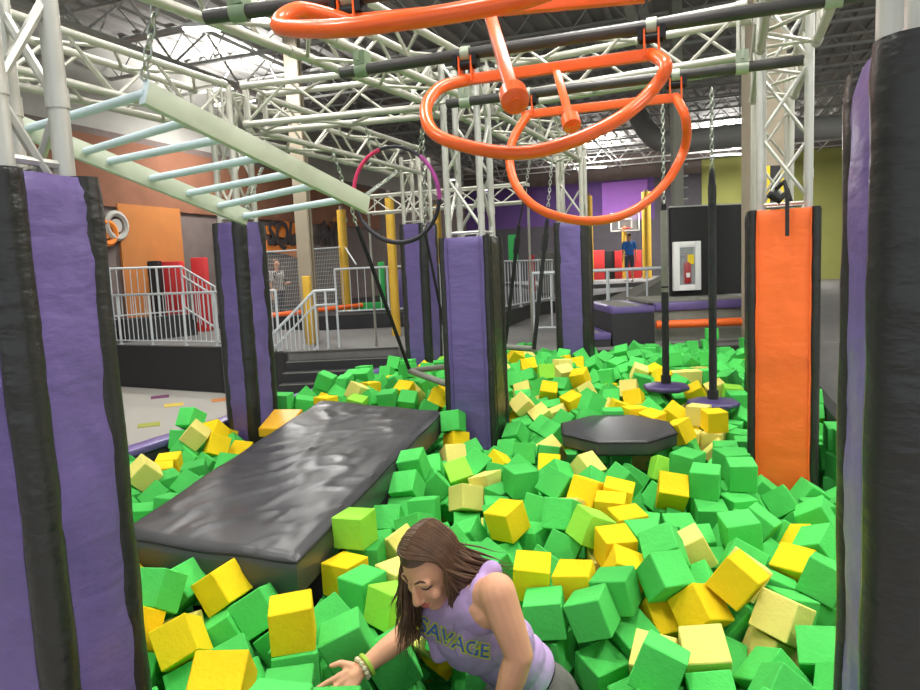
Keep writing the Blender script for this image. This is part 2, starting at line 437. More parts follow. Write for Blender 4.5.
# hanging hoop
hc=P(395.5,195,5.6);hx=(P(438,195,5.45)-P(353,195,5.75))/2;hy=V((0,0,(P(395,147,5.6)-P(395,243,5.6)).z/2))
def arcp(t0,t1,n=24):
    return [hc+hx*math.cos(math.radians(t0+(t1-t0)*i/n))+hy*math.sin(math.radians(t0+(t1-t0)*i/n)) for i in range(n+1)]
e=thing('aerial_hoop','large round hanging hoop wrapped in pink, violet and black tape','hoop',hc)
MB().tube(arcp(108,52,14),.014,12).build('black_tape','rubber',e,'thin black top of hoop');MB().tube(arcp(-5,-60,14)+arcp(-61,-145,20)+arcp(-146,-170,6),[.016]*15+[.019]*21+[.013]*7,12).build('black_tape','rubber',e,'thick black taped lower part of hoop')
MB().tube(arcp(190,108,20),.016,12).build('pink_tape','pink',e,'bright pink taped part of hoop')
MB().tube(arcp(52,-5,16),.0165,12).build('violet_tape','violet',e,'violet taped part of hoop')
tp=hc+hx*math.cos(math.radians(55))+hy*math.sin(math.radians(55))
tp2=hc+hx*math.cos(math.radians(120))+hy*math.sin(math.radians(120))
chain(tp,P(424,116,5.35),'short chain holding the right side of the hanging hoop',r=.005)
chain(tp2,P(362,112,5.6),'short chain holding the left side of the hanging hoop',r=.005)
# trapeze left of middle column
def strap(pts,w,mb):
    return mb.tube(pts,w,6)
e=thing('trapeze_swing','dark triangular trapeze on black straps resting on the foam left of the middle column','trapeze',P(412,373,6.0))
a1=P(410,371,6.3);a2=P(452,366,6.1);a3=P(452,386,5.6)
MB().tube([a1,a2],.026,12).build('bar','gray_panel',e);MB().tube([a1,a3],.028,12).build('bar','gray_panel',e);MB().tube([a2,a3],.026,12).build('bar','gray_panel',e)
s1=P(357,226,5.6);MB().tube([s1,a1],.017,8).build('strap','strap',e);chain(P(333,150,5.4),s1,None,parent=e,r=.005)
s2=P(425,232,5.9);MB().tube([s2,a2],.012,8).build('strap','strap',e);chain(P(423,130,5.9),s2,None,parent=e,r=.005)
# swing right of middle column
e=thing('trapeze_swing','trapeze with two long black straps hanging right of the middle column','trapeze',P(520,350,6.8))
b1_=P(505,347,7.3);b2_=P(534,349,6.6);MB().tube([b1_,b2_],.03,12).build('bar','gray_panel',e)
for q,mid,top,tt in((b1_,P(519,225,7.0),P(526,186,7.0),P(531,150,7.0)),(b2_,P(547,221,6.6),P(548,207,6.6),P(553,150,6.6))):
    MB().tube([q,mid],.02,8).tube([q.lerp(mid,.78),q.lerp(mid,.9)],.03,8).build('strap','strap',e);MB().tube([mid,top],.01,8).build('buckle','bracket',e);chain(top,tt,None,parent=e,r=.004)
# disc swings
def disc_swing(label,px,py,Y,rad,sleeve_top,top_kind,ch_top):
    c=P(px,py,Y);e=thing('disc_swing',label,'disc swing',c-V((0,0,.12)))
    n=8;pts=[];mb=MB();rs=[(rad*.9,-.028),(rad,-.012),(rad,.008),(rad*.93,.02),(rad*.3,.034)]
    v=[];f=[]
    for r,z in rs:
        for k in range(n):
            a=2*PI*k/n+.3;v.append(c+V((r*math.cos(a),r*math.sin(a),z)))
    for j in range(len(rs)-1):
        for k in range(n):f.append((j*n+k,j*n+(k+1)%n,(j+1)*n+(k+1)%n,(j+1)*n+k))
    f+=[tuple(range(n-1,-1,-1)),tuple((len(rs)-1)*n+k for k in range(n))]
    mb.add(v,f).build('seat_disc','disc',e,bev=.006)
    top=P(px,sleeve_top,Y);top.x=c.x+(top.x-c.x)*.5;ax=V((c.x,c.y,top.z))
    pts=[c.lerp(ax,i/24) for i in range(25)]
    MB().tube(pts,[.03+.003*noise.noise(V((px,i*.9,0))) for i in range(25)],12).tube([c+V((0,0,.015)),c+V((0,0,.1))],.042,12).build('padded_sleeve','sleeve',e)
    MB().tube([c-V((0,0,.03)),c-V((0,0,.12))],[.03,.026],10).tube([c-V((0,0,.05)),c+V((.05,0,-.11))],.008,6).build('underside_fitting','bracket',e)
    if top_kind=='pole':
        q=ax+V((0,0,.62));MB().tube([ax-V((0,0,.05)),q],.03,12).build('grey_tube','gray_panel',e,'grey upper tube');t=q
        MB().tube([q-V((0,0,.02)),q+V((0,0,.05))],.02,10).build('shackle','bracket',e)
    else:
        MB().tube([ax,ax+V((0,0,.03)),ax+V((0,0,.09)),ax+V((0,0,.13))],[.03,.026,.024,.012],10).build('shackle','bracket',e);t=ax+V((0,0,.12))
    links(MB(),t,V((c.x,c.y,2.53 if ch_top is None else ch_top)),r=.005,L=.05).build('chain','chain',e)
disc_swing('nearer right purple disc swing on a fully black padded rope',713,403,5.3,.2,186,'c',2.6)
disc_swing('farther left purple disc swing whose rope has a grey tube above the black sleeve',666,387,5.75,.195,286,'pole',2.6)
# ---------------------------------------------------------------- mats on the foam
def lerp4(q,u,v):return q[0].lerp(q[1],u).lerp(q[3].lerp(q[2],u),v)
def crash_mat():
    q=[V((-1.61,3.04,.225)),V((-.70,2.68,.225)),V((-.165,5.12,.30)),V((-1.21,5.72,.31))]
    e=thing('crash_mat','long black vinyl crash mat lying on the foam, left of the middle purple column','mat',(q[0]+q[1]+q[2]+q[3])/4-V((0,0,.2)))
    nx,ny=40,100;v=[];f=[]
    for j in range(ny+1):
        for i in range(nx+1):
            u=i/nx;w=j/ny;p=lerp4(q,u,w)
            ed=min(u,1-u,(w)*2.5,(1-w)*2.5);rd=-.02*max(0,1-ed/.03)**2
            # creases fanning out of the edges
            a=noise.noise(V((u*2.2+w*3,w*9-u*5,2)));a=max(0,1-abs(a)*7)
            b=noise.noise(V((u*4-w*2,w*5+u*4,8)));b=max(0,1-abs(b)*9)
            hgt=.010*a*min(1,ed*9)+.006*b*min(1,ed*9)+.012*noise.noise(V((u*3,w*5,0)))
            v.append(p+V((0,0,hgt+rd)))
    f=[(j*(nx+1)+i,j*(nx+1)+i+1,(j+1)*(nx+1)+i+1,(j+1)*(nx+1)+i) for j in range(ny) for i in range(nx)]
    th=V((0,0,-.15));ring_=[i for i in range(nx+1)]+[j*(nx+1)+nx for j in range(1,ny+1)]+[ny*(nx+1)+i for i in range(nx-1,-1,-1)]+[j*(nx+1) for j in range(ny-1,0,-1)]
    K=len(v);R=len(ring_);nl=4;ctr=(q[0]+q[2])/2
    for l in range(1,nl+1):
        for idx in ring_:
            p=V(v[idx]);o=(p-ctr);o.z=0;o.normalize();t=l/nl
            v.append(p+th*t+o*(.012*math.sin(PI*t)+.006*noise.noise(V((p.x*6,p.y*6,t*3)))+.004))
    prev=ring_
    for l in range(nl):
        cur=[K+l*R+i for i in range(R)]
        for i in range(R):f.append((prev[i],cur[i],cur[(i+1)%R],prev[(i+1)%R]))
        prev=cur
    f.append(tuple(reversed(prev)))
    bd=MB().add(v,f).build('mat_body','matblack',e)
    mb=MB();mb.tube([V(v[i])+V((0,0,-.008)) for i in ring_],.006,6,closed=True);mb.build('piping','blackpart',bd)
crash_mat()
def oct_mat():
    c=V((1.04,4.6,.235));e=thing('octagonal_mat','black octagonal pad lying on the foam right of the middle column','mat',c-V((0,0,.1)))
    n=8;rs=[(.97,-.1),(1.0,-.085),(1.0,-.015),(.97,0),(.5,.008)]
    v=[];f=[]
    for r,z in rs:
        for k in range(n):
            a=2*PI*k/n+.25;v.append(c+V((r*.4*math.cos(a),r*.42*math.sin(a),z)))
    for j in range(4):
        for k in range(n):f.append((j*n+k,j*n+(k+1)%n,(j+1)*n+(k+1)%n,(j+1)*n+k))
    f+=[tuple(range(n-1,-1,-1)),tuple(4*n+k for k in range(n))]
    bd=MB().add(v,f).build('pad','matblack',e,bev=.008)
    MB().tube([c+V((.4*math.cos(2*PI*k/n+.25),.42*math.sin(2*PI*k/n+.25),-.012)) for k in range(n)],.006,6,closed=True).build('piping','blackpart',bd)
oct_mat()
q=[G(258,428,.26),G(287,428,.27),G(303,409,.3),G(274,409,.3)]
e=MB().add([a for a in q]+[a-V((0,0,.07)) for a in q],[(0,1,2,3),(7,6,5,4),(0,4,5,1),(1,5,6,2),(2,6,7,3),(3,7,4,0)]).build('foam_wedge','yellow_mat',None,bev=.01,loc=q[0])
tag(e,'flat orange-yellow pad wedged between the crash mat and the purple column beside the patterned floor','pad')
# small strap on orange column
a=P(785,185,4.0);st=thing('hanging_strap','short black strap looped over the truss and hanging down the front of the orange column','strap',P(786,236,4.0))
sa=P(786,190,4.02);sb=P(786,236,3.99)
MB().tube([sa+V((0,.12,.02)),sa+V((0,.02,.05)),sa+V((0,-.02,-.02))]+[sa.lerp(sb,k/5)+V((0,-.015,0)) for k in range(1,6)],.012,6).build('webbing','strap',st)
kp=P(779,197,4.1);MB().tube([kp+V((-.06,0,.02)),kp+V((0,0,-.02)),kp+V((.05,0,.03)),kp+V((.06,0,-.03))],.022,8).build('knot','strap',st)
E1,E2,E3=90,45,480
# ---------------------------------------------------------------- building shell
PZ=.15
struct_(MB().box((0,22,FL-.05),(60,60,.1)).build('floor','carpet'))
PIT=[(-3.4,2.35),(-.55,9.4),(4.3,9.1),(1.45,1.2),(0,1.2)]
plat=[(-9.2,15.0),(-4.3,12.36),(-2.75,11.0),(-1.0,11.0),(-.62,9.62),(4.5,9.3),(12,6),(24,30),(8,42),(-16,36)]
struct_(MB().prism(plat,FL,PZ,0).build('floor_platform','plat'))
# black facing of the raised platform on the left
fa=[V((-9.2,15.0,0)),V((-4.3,12.36,0)),V((-2.78,11.0,0))]
mb=MB()
for i in range(2):
    d=(fa[i+1]-fa[i]);mb.box((fa[i]+fa[i+1])/2+V((0,0,(FL+PZ)/2))+d.cross(V((0,0,1))).normalized()*.03,(d.length,.05,PZ-FL-.02),rz=math.atan2(d.y,d.x))
struct_(mb.build('trim_platform_face','dark_wall'))
# pit walls
mb=MB();n=len(PIT)
for i in range(n):
    a=V(PIT[i]+(0,));b=V(PIT[(i+1)%n]+(0,));d=b-a;nn=V((d.y,-d.x,0)).normalized()
    cen=V((.4,4.7,0))
    if (cen-a).dot(nn)>0:nn=-nn
    top=.02 if i in(2,3,4) else .10
    if i==1:top=.16
    mb.box((a+b)/2+nn*.06+V((0,0,(FL+top)/2)),(d.length+.1,.1,top-FL-.004),rz=math.atan2(d.y,d.x))
struct_(mb.build('wall_pit','dark_wall'))
a=V((-3.4,2.35,.0));b=V((-.55,9.4,.0));d=(b-a);nn=V((-d.y,d.x,0)).normalized()
e=thing('pit_edge_pad','purple vinyl pad capping the left rim of the foam pit','pad',(a+b)/2+nn*.06+V((0,0,.1)))
MB().box((a+b)/2+nn*.07+V((0,0,.135)),(d.length,.16,.06),rz=math.atan2(d.y,d.x),bev=.02).build('pad','purple',e)
# pit bed
def bed(x,y):
    dd=math.hypot(x-.2,y-2.3);return S(x,y)-.50-.08*sm(1.4-dd/.4)-.11*sm((4.2-y)/1.5)*sm((x+.3)/.5)
v=[];f=[];nx,ny=40,45
def ins(x,y):
    r=False
    for i in range(len(PIT)):
        x1,y1=PIT[i];x2,y2=PIT[(i+1)%len(PIT)]
        if (y1>y)!=(y2>y) and x<(x2-x1)*(y-y1)/(y2-y1)+x1:r=not r
    return r
for j in range(ny+1):
    for i in range(nx+1):x=-3.4+7.8*i/nx;y=1.2+8.2*j/ny;v.append((x,y,bed(x,y)-.015))
for j in range(ny):
    for i in range(nx):
        a=j*(nx+1)+i
        if ins(-3.4+7.8*(i+.5)/nx,1.2+8.2*(j+.5)/ny):f.append((a,a+1,a+nx+2,a+nx+1))
o=struct_(MB().add(v,f).build('floor_pit_bed','bed'))
# carpet squares
for px,py,c,n in((160,397,'cp','purple'),(174,405,'cy','yellow'),(149,425,'cg','olive green'),(221,400,'co','orange'),(133,407,'cy','pale yellow')):
    if n=='pale yellow':continue
    p=G(px,py,FL);o=MB().box((p.x,p.y,FL+.004),(.3,.3,.006),rz=.4).build('carpet_square_'+n.split()[0],c);struct_(o)
# ceiling
HC=6.45
struct_(MB().box((0,22,HC+.1),(60,60,.1)).build('ceiling','ceil'))
# corrugated deck ribs (along the depth direction)
mb=MB()
u=-20
while u<22:
    mb.box(W(u,18,HC+.02),(.12,50,.07),rz=-A20);u+=.42
struct_(mb.build('ceiling_ribs','ceil'))
def joist(v_,k):
    mb=MB();z1=HC-.06;z0=HC-.72
    a=W(-20,v_,0);b=W(22,v_,0)
    for z in(z0,z1):mb.box((a+b)/2+V((0,0,z)),((b-a).length,.09,.05),rz=-A20)
    n=72
    for i in range(n):
        p=a.lerp(b,i/n);q=a.lerp(b,(i+1)/n)
        z=(z0,z1) if i%2==0 else (z1,z0)
        mb.tube([p+V((0,0,z[0])),q+V((0,0,z[1]))],.014,5)
    o=mb.build('trim_joist_%d'%k,'joist');struct_(o)
for k in range(17):joist(5+k*1.75,k+1)
for k,u in enumerate((-9.5,-1.2,8)):
    mb=MB()
    for z in(HC-.15,HC-1.0):mb.box(W(u,18,z),(.16,44,.09),rz=-A20)
    n=44
    for i in range(n):
        p=W(u,-4+i,0);q=W(u,-3+i,0);z=(HC-1,HC-.15) if i%2 else (HC-.15,HC-1);mb.tube([p+V((0,0,z[0])),q+V((0,0,z[1]))],.025,5)
    struct_(mb.build('trim_girder_%d'%(k+1),'joist'))
# bridging lines
mb=MB()
for u in(-14,-6.5,-3.9,1.6,4.5):mb.box(W(u,18,HC-.7),(.05,44,.05),rz=-A20)
struct_(mb.build('trim_bridging','joist'))
# duct
d1=[P(636,112,18.6),P(650,134,17.4),P(672,142,16.4),P(740,135,15.8),P(850,126,15.4)]
e=thing('air_duct','pale round ventilation duct bending under the ceiling behind the orange rings','duct',d1[0])
MB().tube(cat_rom(d1,5),.25,16).build('duct_tube','duct',e)
for q in(d1[1],d1[3],d1[4]):MB().tube([q+V((0,0,.24)),V((q.x,q.y,HC-.01))],.015,6).build('hanger_rod','duct',e)
d2=[P(575,160,30),P(700,168,28),P(850,150,27)]
# ---------------------------------------------------------------- walls
def wallbox(name,a,b,z0,z1,m,t=.2):
    a=V(a);b=V(b);d=b-a;o=MB().box(((a+b)/2).to_2d().to_3d()+V((0,0,(z0+z1)/2)),(d.length,t,z1-z0),rz=math.atan2(d.y,d.x)).build(name,m);struct_(o);return o
UL=-12.2
wallbox('wall_left',W(UL,-4),W(UL,36.5),FL,HC+.1,'wall_pale')
def mural(name,v0,v1,z0,z1,m,o_=.12,t=.06):
    return wallbox(name,W(UL+o_,v0),W(UL+o_,v1),z0,z1,m,t)
mural('wall_left_mural_base',8,36,PZ,4.6,'mural_dark')
mural('wall_left_mural_brown',8,24.5,3.0,4.45,'mural_brown',.18)
pv=lambda px:None
def vat(px,u):
    lo,hi=5,60
    for _ in range(50):
        m=(lo+hi)/2;p=W(u,m,2.2);vv=p-CAM;X=460+F*vv.dot(R_)/vv.dot(f_)
        if X<px:lo=m
        else:hi=m
    return lo
def zat(px,py,u):
    v=vat(px,u);p=W(u,v,0);lo,hi=-2,9
    for _ in range(40):
        m=(lo+hi)/2;vv=V((p.x,p.y,m))-CAM;Y=345-F*vv.dot(U_)/vv.dot(f_)
        if Y>py:lo=m
        else:hi=m
    return lo
um=UL+.2
mural('wall_left_mural_orange',vat(120,um),vat(182,um),PZ+.1,zat(150,206,um),'mural_orange',.2)
for px,py,m,n in((105,233,'splash','orange'),(115,226,'wall_pale','white')):
    v_=vat(px,um);z=zat(px,py,um);c=W(UL+.28,v_,z);nrm=LA
    r=.28 if n=='orange' else .33
    mb=MB();mb.tube([c+(DE*math.cos(t*PI/8)+V((0,0,math.sin(t*PI/8))))*r*.8 for t in range(16)],.07,6,closed=True)
    mb.tube([c-LA*.02,c+LA*.02],r*.45,12)
    struct_(mb.build('trim_mural_emblem_'+n,m))
# mural text
def wtext(s,px0,px1,py,h,name,m='mural_text',shear=.3):
    v0,v1=vat(px0,um),vat(px1,um);z=zat((px0+px1)/2,py,um)
    cu=bpy.data.curves.new(name,'FONT');cu.body=s;cu.extrude=.01;cu.shear=shear;cu.offset=.02;cu.size=1
    o=bpy.data.objects.new(name,cu);COL.objects.link(o);bpy.context.view_layer.update()
    me=bpy.data.meshes.new_from_object(o.evaluated_get(bpy.context.evaluated_depsgraph_get()));bpy.data.objects.remove(o)
    xs=[q.co.x for q in me.vertices];ys=[q.co.y for q in me.vertices]
    for q in me.vertices:
        u=(q.co.x-min(xs))/(max(xs)-min(xs));w=(q.co.y-min(ys))/(max(ys)-min(ys))-.5
        p=W(UL+.27+q.co.z,v0+(v1-v0)*u,z+w*h);q.co=p
    me.materials.append(MT[m]);o=bpy.data.objects.new(name,me);COL.objects.link(o);struct_(o)
v_=vat(280,um)
wtext('SQU',266,299,236,.85,'trim_mural_letters_left');wtext('AIR',315,341,233,.8,'trim_mural_letters_right')
def blob(name,pts,m,off=.23):
    P3=[]
    for px,py in pts:
        v=vat(px,um);P3.append((v,zat(px,py,um)))
    n=len(P3);v=[W(UL+off,a,z) for a,z in P3]+[W(UL+off+.03,a,z) for a,z in P3]
    struct_(MB().add(v,[tuple(range(n)),tuple(range(2*n-1,n-1,-1))]+[(i,(i+1)%n,n+(i+1)%n,n+i) for i in range(n)]).build(name,m,smooth=False))
blob('trim_mural_splash',[(266,240),(274,247),(280,244),(288,246),(298,240),(312,246),(312,256),(300,259),(290,256),(284,254),(276,253),(266,252)],'splash',.21)
blob('trim_mural_splash_upper',[(267,226),(280,226),(285,221),(298,224),(298,232),(285,238),(268,234)],'splash',.2)
blob('trim_mural_drop',[(330,226),(336,216),(341,224),(338,230),(333,231)],'mural_orange',.2)
blob('trim_mural_drop_pale',[(340,222),(345,212),(349,220),(346,226)],'wall_pale',.2)
# back wall segments (plane v=35)
VB=35.0
def uat(px,v,z=2.5):
    lo,hi=-40,40
    for _ in range(50):
        m=(lo+hi)/2;vv=W(m,v,z)-CAM;X=460+F*vv.dot(R_)/vv.dot(f_)
        if X<px:lo=m
        else:hi=m
    return lo
us=[UL-.1,uat(655,VB),uat(702,VB),20]
def bw(name,u0,u1,z0,z1,m,v=VB,t=.2):return wallbox(name,W(u0,v),W(u1,v),z0,z1,m,t)
bw('wall_back',us[0],us[1],FL,3.3,'wall_char');bw('wall_back_purple',us[0],us[1],3.3,5.3,'wall_purple');bw('wall_back_upper',us[0],us[3],5.3,HC+.1,'mural_dark')
bw('wall_back_charcoal',us[1],us[2],FL,5.3,'wall_char');bw('wall_back_olive',us[2],us[3],FL,5.9,'wall_olive',v=VB-.15)
bw('trim_purple_panel',uat(603,VB-.2),uat(648,VB-.2),3.35,5.2,'panel_purple',v=VB-.18,t=.1)
for a,b in((392,402),(508,526)):pass
wallbox('wall_right',W(20,-4),W(20,36),FL,HC+.1,'wall_olive')
# ---------------------------------------------------------------- railings
def fence(A,B,h,sp,label,group=None,low=.08,post=.024,bal=.009,every=7,slope=None,name='railing'):
    A=V(A);B=V(B);d=B-A;L=math.hypot(d.x,d.y);e=thing(name,label,'railing',A,group)
    up=V((0,0,1))
    MB().tube([A+up*h,B+up*h],post,10).build('top_rail','rail',e)
    MB().tube([A+up*low,B+up*low],post*.7,8).build('bottom_rail','rail',e)
    n=max(2,int(L/sp));me=None;mp=None
    for i in range(n+1):
        p=A.lerp(B,i/n);isp=(i%every==0 or i==n)
        if isp:
            if mp is None:
                mp=MB().tube([V((0,0,.002)),V((0,0,h))],post,10).tube([V((0,0,.001)),V((0,0,.012))],post*1.9,10).mesh('post',['rail'])
            o=bpy.data.objects.new('post',mp)
        else:
            if me is None:me=MB().tube([V((0,0,low)),V((0,0,h))],bal,6).mesh('baluster',['rail'])
            o=bpy.data.objects.new('baluster',me)
        COL.objects.link(o);o.location=p;o.parent=e;o.matrix_parent_inverse=Matrix.Translation(A).inverted()
    return e
def FP(px,Y,z=PZ):
    p=P(px,300,Y);return V((p.x,p.y,z))
q0=V((-8.4,14.62,PZ));q1=V((-4.4,12.47,PZ));q2=V((-2.95,11.22,PZ))
fence(q0,q1,.98,.13,'white railing along the raised floor at far left, before the orange mural wall')
fence(q1+(q2-q1)*.02,q2,.98,.13,'short white railing behind the purple column, left of the stairs',every=6)
# upper ramp railings further back
z2=.62
ra,rb=FP(112,14.2,z2),FP(184,15.3,z2)
d_=rb-ra;tag(MB().box((ra+rb)/2+V((0,.2,(z2+PZ)/2-z2)),(d_.length,.7,z2-PZ-.004),rz=math.atan2(d_.y,d_.x)).build('raised_deck','dark_wall',loc=(ra+rb)/2),'dark raised deck behind the left railing, under the upper railing','platform')
fence(ra,rb,1.05,.13,'upper white railing on the raised deck behind the left railing')
rc_=FP(216,14.6,PZ)
e=thing('ramp_railing','sloping white handrail descending to the purple column at left','railing',rb)
for hh in(1.05,.85,.15):MB().tube([rb+V((0,0,hh)),V((rc_.x,rc_.y,PZ+hh))],.022,8).build('rail','rail',e)
for i in range(9):
    p=rb.lerp(rc_,i/8);MB().tube([p+V((0,0,.002 if i else .01)),p+V((0,0,1.03))],.012,6).build('baluster','rail',e)
# red and black pads behind
for (a,b,y0,y1,Y,m,l) in((132,160,262,285,15.9,'blackpart','black low wall pad behind the left railings'),(160,182,262,292,16.1,'red','dull red low wall pad behind the left railings'),(192,206,258,293,16.3,'red','red pad beside the yellow pole behind the left railings')):
    p=P(a,y0,Y);r=P(b,y0,Y);z1=p.z;tag(MB().box(((p.x+r.x)/2,Y,(z1+.154)/2),(abs(r.x-p.x),.25,z1-.154),bev=.02).build('wall_pad',m,loc=(p.x,Y,PZ)),l,'pad')
def pole(px0,py0,px1,Y,label,r=.09,z0=PZ,m='pole_yellow'):
    t=P(px0,py0,Y);b=P(px1,py0,Y);o=MB()
    e=thing('padded_pole',label,'pole',(t.x,Y,z0))
    pts=[V((t.x+.0,Y,z0+.002+(t.z-z0)*i/10)) for i in range(11)]
    MB().tube(pts,[r*(1+.05*noise.noise(V((px0,i,0)))) for i in range(11)],12).build('foam_sleeve',m,e)
    MB().tube([pts[-1],pts[-1]+V((0,0,.1))],r*.5,10).build('pole_top','mural_dark',e)
pole(191,203,0,18.5,'yellow padded pole in front of the orange wall panel',.1)
pole(249,178,0,21,'short section of yellow pole seen between the ladder rungs',.09)
pole(341,210,0,17,'yellow padded pole right of the wall lettering',.11)
pole(389,196,0,13,'bright yellow padded pole left of the far purple column',.085)
pole(437,205,0,19,'yellow padded pole seen right of the hanging hoop',.09)
pole(588,196,0,29,'yellow padded pole left of the basketball hoop',.17)
pole(646,192,0,29,'thick yellow padded pole right of the basketball hoop',.19)
# nets with white frame
def net(pts,label,Y):
    q=[P(px,py,yy) for px,py,yy in pts];e=thing('safety_net',label,'net',q[0])
    mb=MB()
    for i in range(len(q)-1):mb.tube([q[i],q[i+1]],.02,6)
    mb.build('net_edge','rail',e)
    mb=MB();a,b=q[0],q[1];z0=.5
    n=46
    for i in range(n+1):
        t=i/n;p=a.lerp(b,t);mb.tube([p,V((p.x,p.y,z0))],.005,4,cap=False)
    for j in range(16):
        z=z0+(a.z-z0)*j/16;zb=z0+(b.z-z0)*j/16;mb.tube([V((a.x,a.y,z)),V((b.x,b.y,zb))],.005,4,cap=False)
    mb.build('net_mesh','net',e)
net([(266,252,16),(345,247,17),(356,264,15.5)],'white netting panel below the wall lettering',16)
# steel building column
bc=P(302,200,12.4);e=thing('steel_column','beige steel building column rising behind the stairs','column',(bc.x,12.4,PZ))
R=.36
for s in(-1,1):MB().box((bc.x,12.4+s*.13,(HC+PZ)/2),(.3,.035,HC-PZ-.12),rz=-.55).build('flange','beam_beige',e)
MB().box((bc.x,12.4,(HC+PZ)/2),(.035,.25,HC-PZ-.12),rz=-.55).build('web','beam_beige',e)
yp=P(310,320,12.0);tag(MB().box((yp.x,11.95,.75),(.14,.1,1.19),rz=-.3,bev=.02).build('corner_pad','pole_yellow',loc=(yp.x,11.95,PZ)),'yellow strip pad standing behind the stair railing','pad')
# stairs
e=thing('staircase','black stairs with pale nosings leading up to the platform left of the foam pit','stairs',(-1.9,10.4,FL))
for k in range(5):
    y1=11.0-k*.25;z1=PZ-(k+1)*.14;x0,x1=-2.75+.0*k,-.98
    MB().box(((x0+x1)/2,y1-.125,(z1+FL)/2),(x1-x0,.25,z1-FL-.002)).build('step','dark_wall',e)
    MB().box(((x0+x1)/2,y1-.245,z1+.0),(x1-x0-.02,.02,.012)).build('nosing','gray_panel',e,'pale worn step nosing')
MB().box(((-2.75-.98)/2,10.985,PZ+.002),(1.77,.03,.012)).build('nosing','gray_panel',e)
# stair railing
sa=V((-2.62,9.75,-.55));sb=V((-2.3,11.0,PZ));sc_=V((-1.95,11.1,PZ))
sa=G(277,392,-.52);sb=G(318,350,PZ)
e=thing('stair_railing','white sloping stair railing on the left side of the black stairs','railing',sb)
for hh,rr in((.95,.024),(.72,.018),(.06,.018)):
    pts=[sa+V((0,0,hh)),sb+V((0,0,hh))]
    if hh>.5:pts.append(sb+V((.32,.15,hh-.0)))
    MB().tube(pts,rr,8).build('rail','rail',e)
for i in range(11):
    p=sa.lerp(sb,i/10);MB().tube([p+V((0,0,.06)),p+V((0,0,.95))],.010,6).build('baluster','rail',e)
for i in range(3):
    p=sb+V((.32,.15,0))*(i/2+.001);MB().tube([p+V((0,0,.003)),p+V((0,0,.95))],.018,8).build('post','rail',e)
# higher trampoline deck in the middle background
zd=.46
da,db=FP(322,15.4),FP(700,15.4)
deck=[(da.x,15.0),(FP(470,15).x,15.0),(FP(505,13.6).x,13.6),(FP(545,14.5).x,16.5),(FP(640,20).x,21),(FP(670,34).x,34),(-9,34),(-9,19)]
struct_(MB().prism(deck,PZ-.01,zd).build('floor_trampoline_deck','dark_wall'))
fence(V((FP(336,15.1).x,15.15,zd)),V((FP(478,15.1).x,15.15,zd)),1.0,.16,'white railing on the dark deck above the stairs, left of the middle column')
fence(V((FP(500,13.9).x,14.0,zd)),V((FP(553,17).x,17.0,zd)),1.0,.16,'white railing receding behind the right hand straps')
fence(FP(533,12.4),FP(667,11.9),1.06,.30,'white railing at the far side of the foam pit, before the grey ramp',bal=.018,post=.032,every=4)
# colourful pads behind deck railing
for (a,b,y0,y1,Y,m,n,l) in((378,384,262,312,16.4,'green_pad','play_pad','lime green upright pad behind the deck railing, nearest the steel column'),(391,396,268,312,16.4,'green_pad','play_pad','narrow lime green upright pad behind the deck railing beside the far purple column'),(397,402,270,312,16.4,'purple','play_pad','purple upright pad behind the deck railing beside the far purple column'),(429,446,264,271,20,'red','wall_banner','red board behind the far purple column'),
    (358,384,303,311,16.0,'green_pad','floor_pad','low green pad on the deck behind the railing'),(508,517,235,262,15.6,'green_pad','hanging_pad','bright green pad right of the middle column')):
    p=P(a,y0,Y);r=P(b,y0,Y);q=P(a,y1,Y);z0=max(q.z,zd+.003);tag(MB().box(((p.x+r.x)/2,Y,(p.z+z0)/2),(abs(r.x-p.x),.2,p.z-z0),bev=.02).build(n,m,loc=(p.x,Y,z0)),l,'pad')
# long red/orange strip (padded beam) behind left fence
a=P(235,312,14.6);b=P(362,296,15.9);tag(MB().tube([V((a.x,a.y,.5)),V((b.x,b.y,.62))],.05,8).build('padded_beam','orange',loc=a),'dull orange padded bar behind the railings near the woman in stripes','bar')
# red and black low wall under the basketball hoop
def seg(a,b,y0,Y,m,n,l,z0=.6,t=.2):
    p=P(a,y0,Y);r=P(b,y0,Y);tag(MB().box(((p.x+r.x)/2,Y,(p.z+z0)/2),(abs(r.x-p.x),t,p.z-z0),bev=.02).build(n,m,loc=(p.x,Y,z0)),l,'pad')
struct_(MB().prism([(P(540,280,25).x,24.0),(P(672,280,24).x,24.0),(P(700,280,34).x,34.4),(P(500,280,34).x,34.4)],PZ,.6).build('floor_court','plat'))
seg(583,604,251,30.5,'red','wall_pad','red padded board left of the black gap under the basketball hoop')
seg(604,614,251,30.5,'blackpart','wall_pad','black padded board between the two red boards')
seg(614,641,251,30.5,'red','wall_pad','red padded board behind the man in blue')
seg(528,534,255,23,'red','wall_pad','small red panel seen between the straps',z0=.46);
pn=P(537,252,22);pr=P(558,252,22);tag(MB().box(((pn.x+pr.x)/2,22,(pn.z+.46)/2),(pr.x-pn.x,.1,pn.z-.46),bev=.02).build('side_panel_board','gray_panel',loc=(pn.x,22,.46)),'pale grey board behind the right hand straps','board')
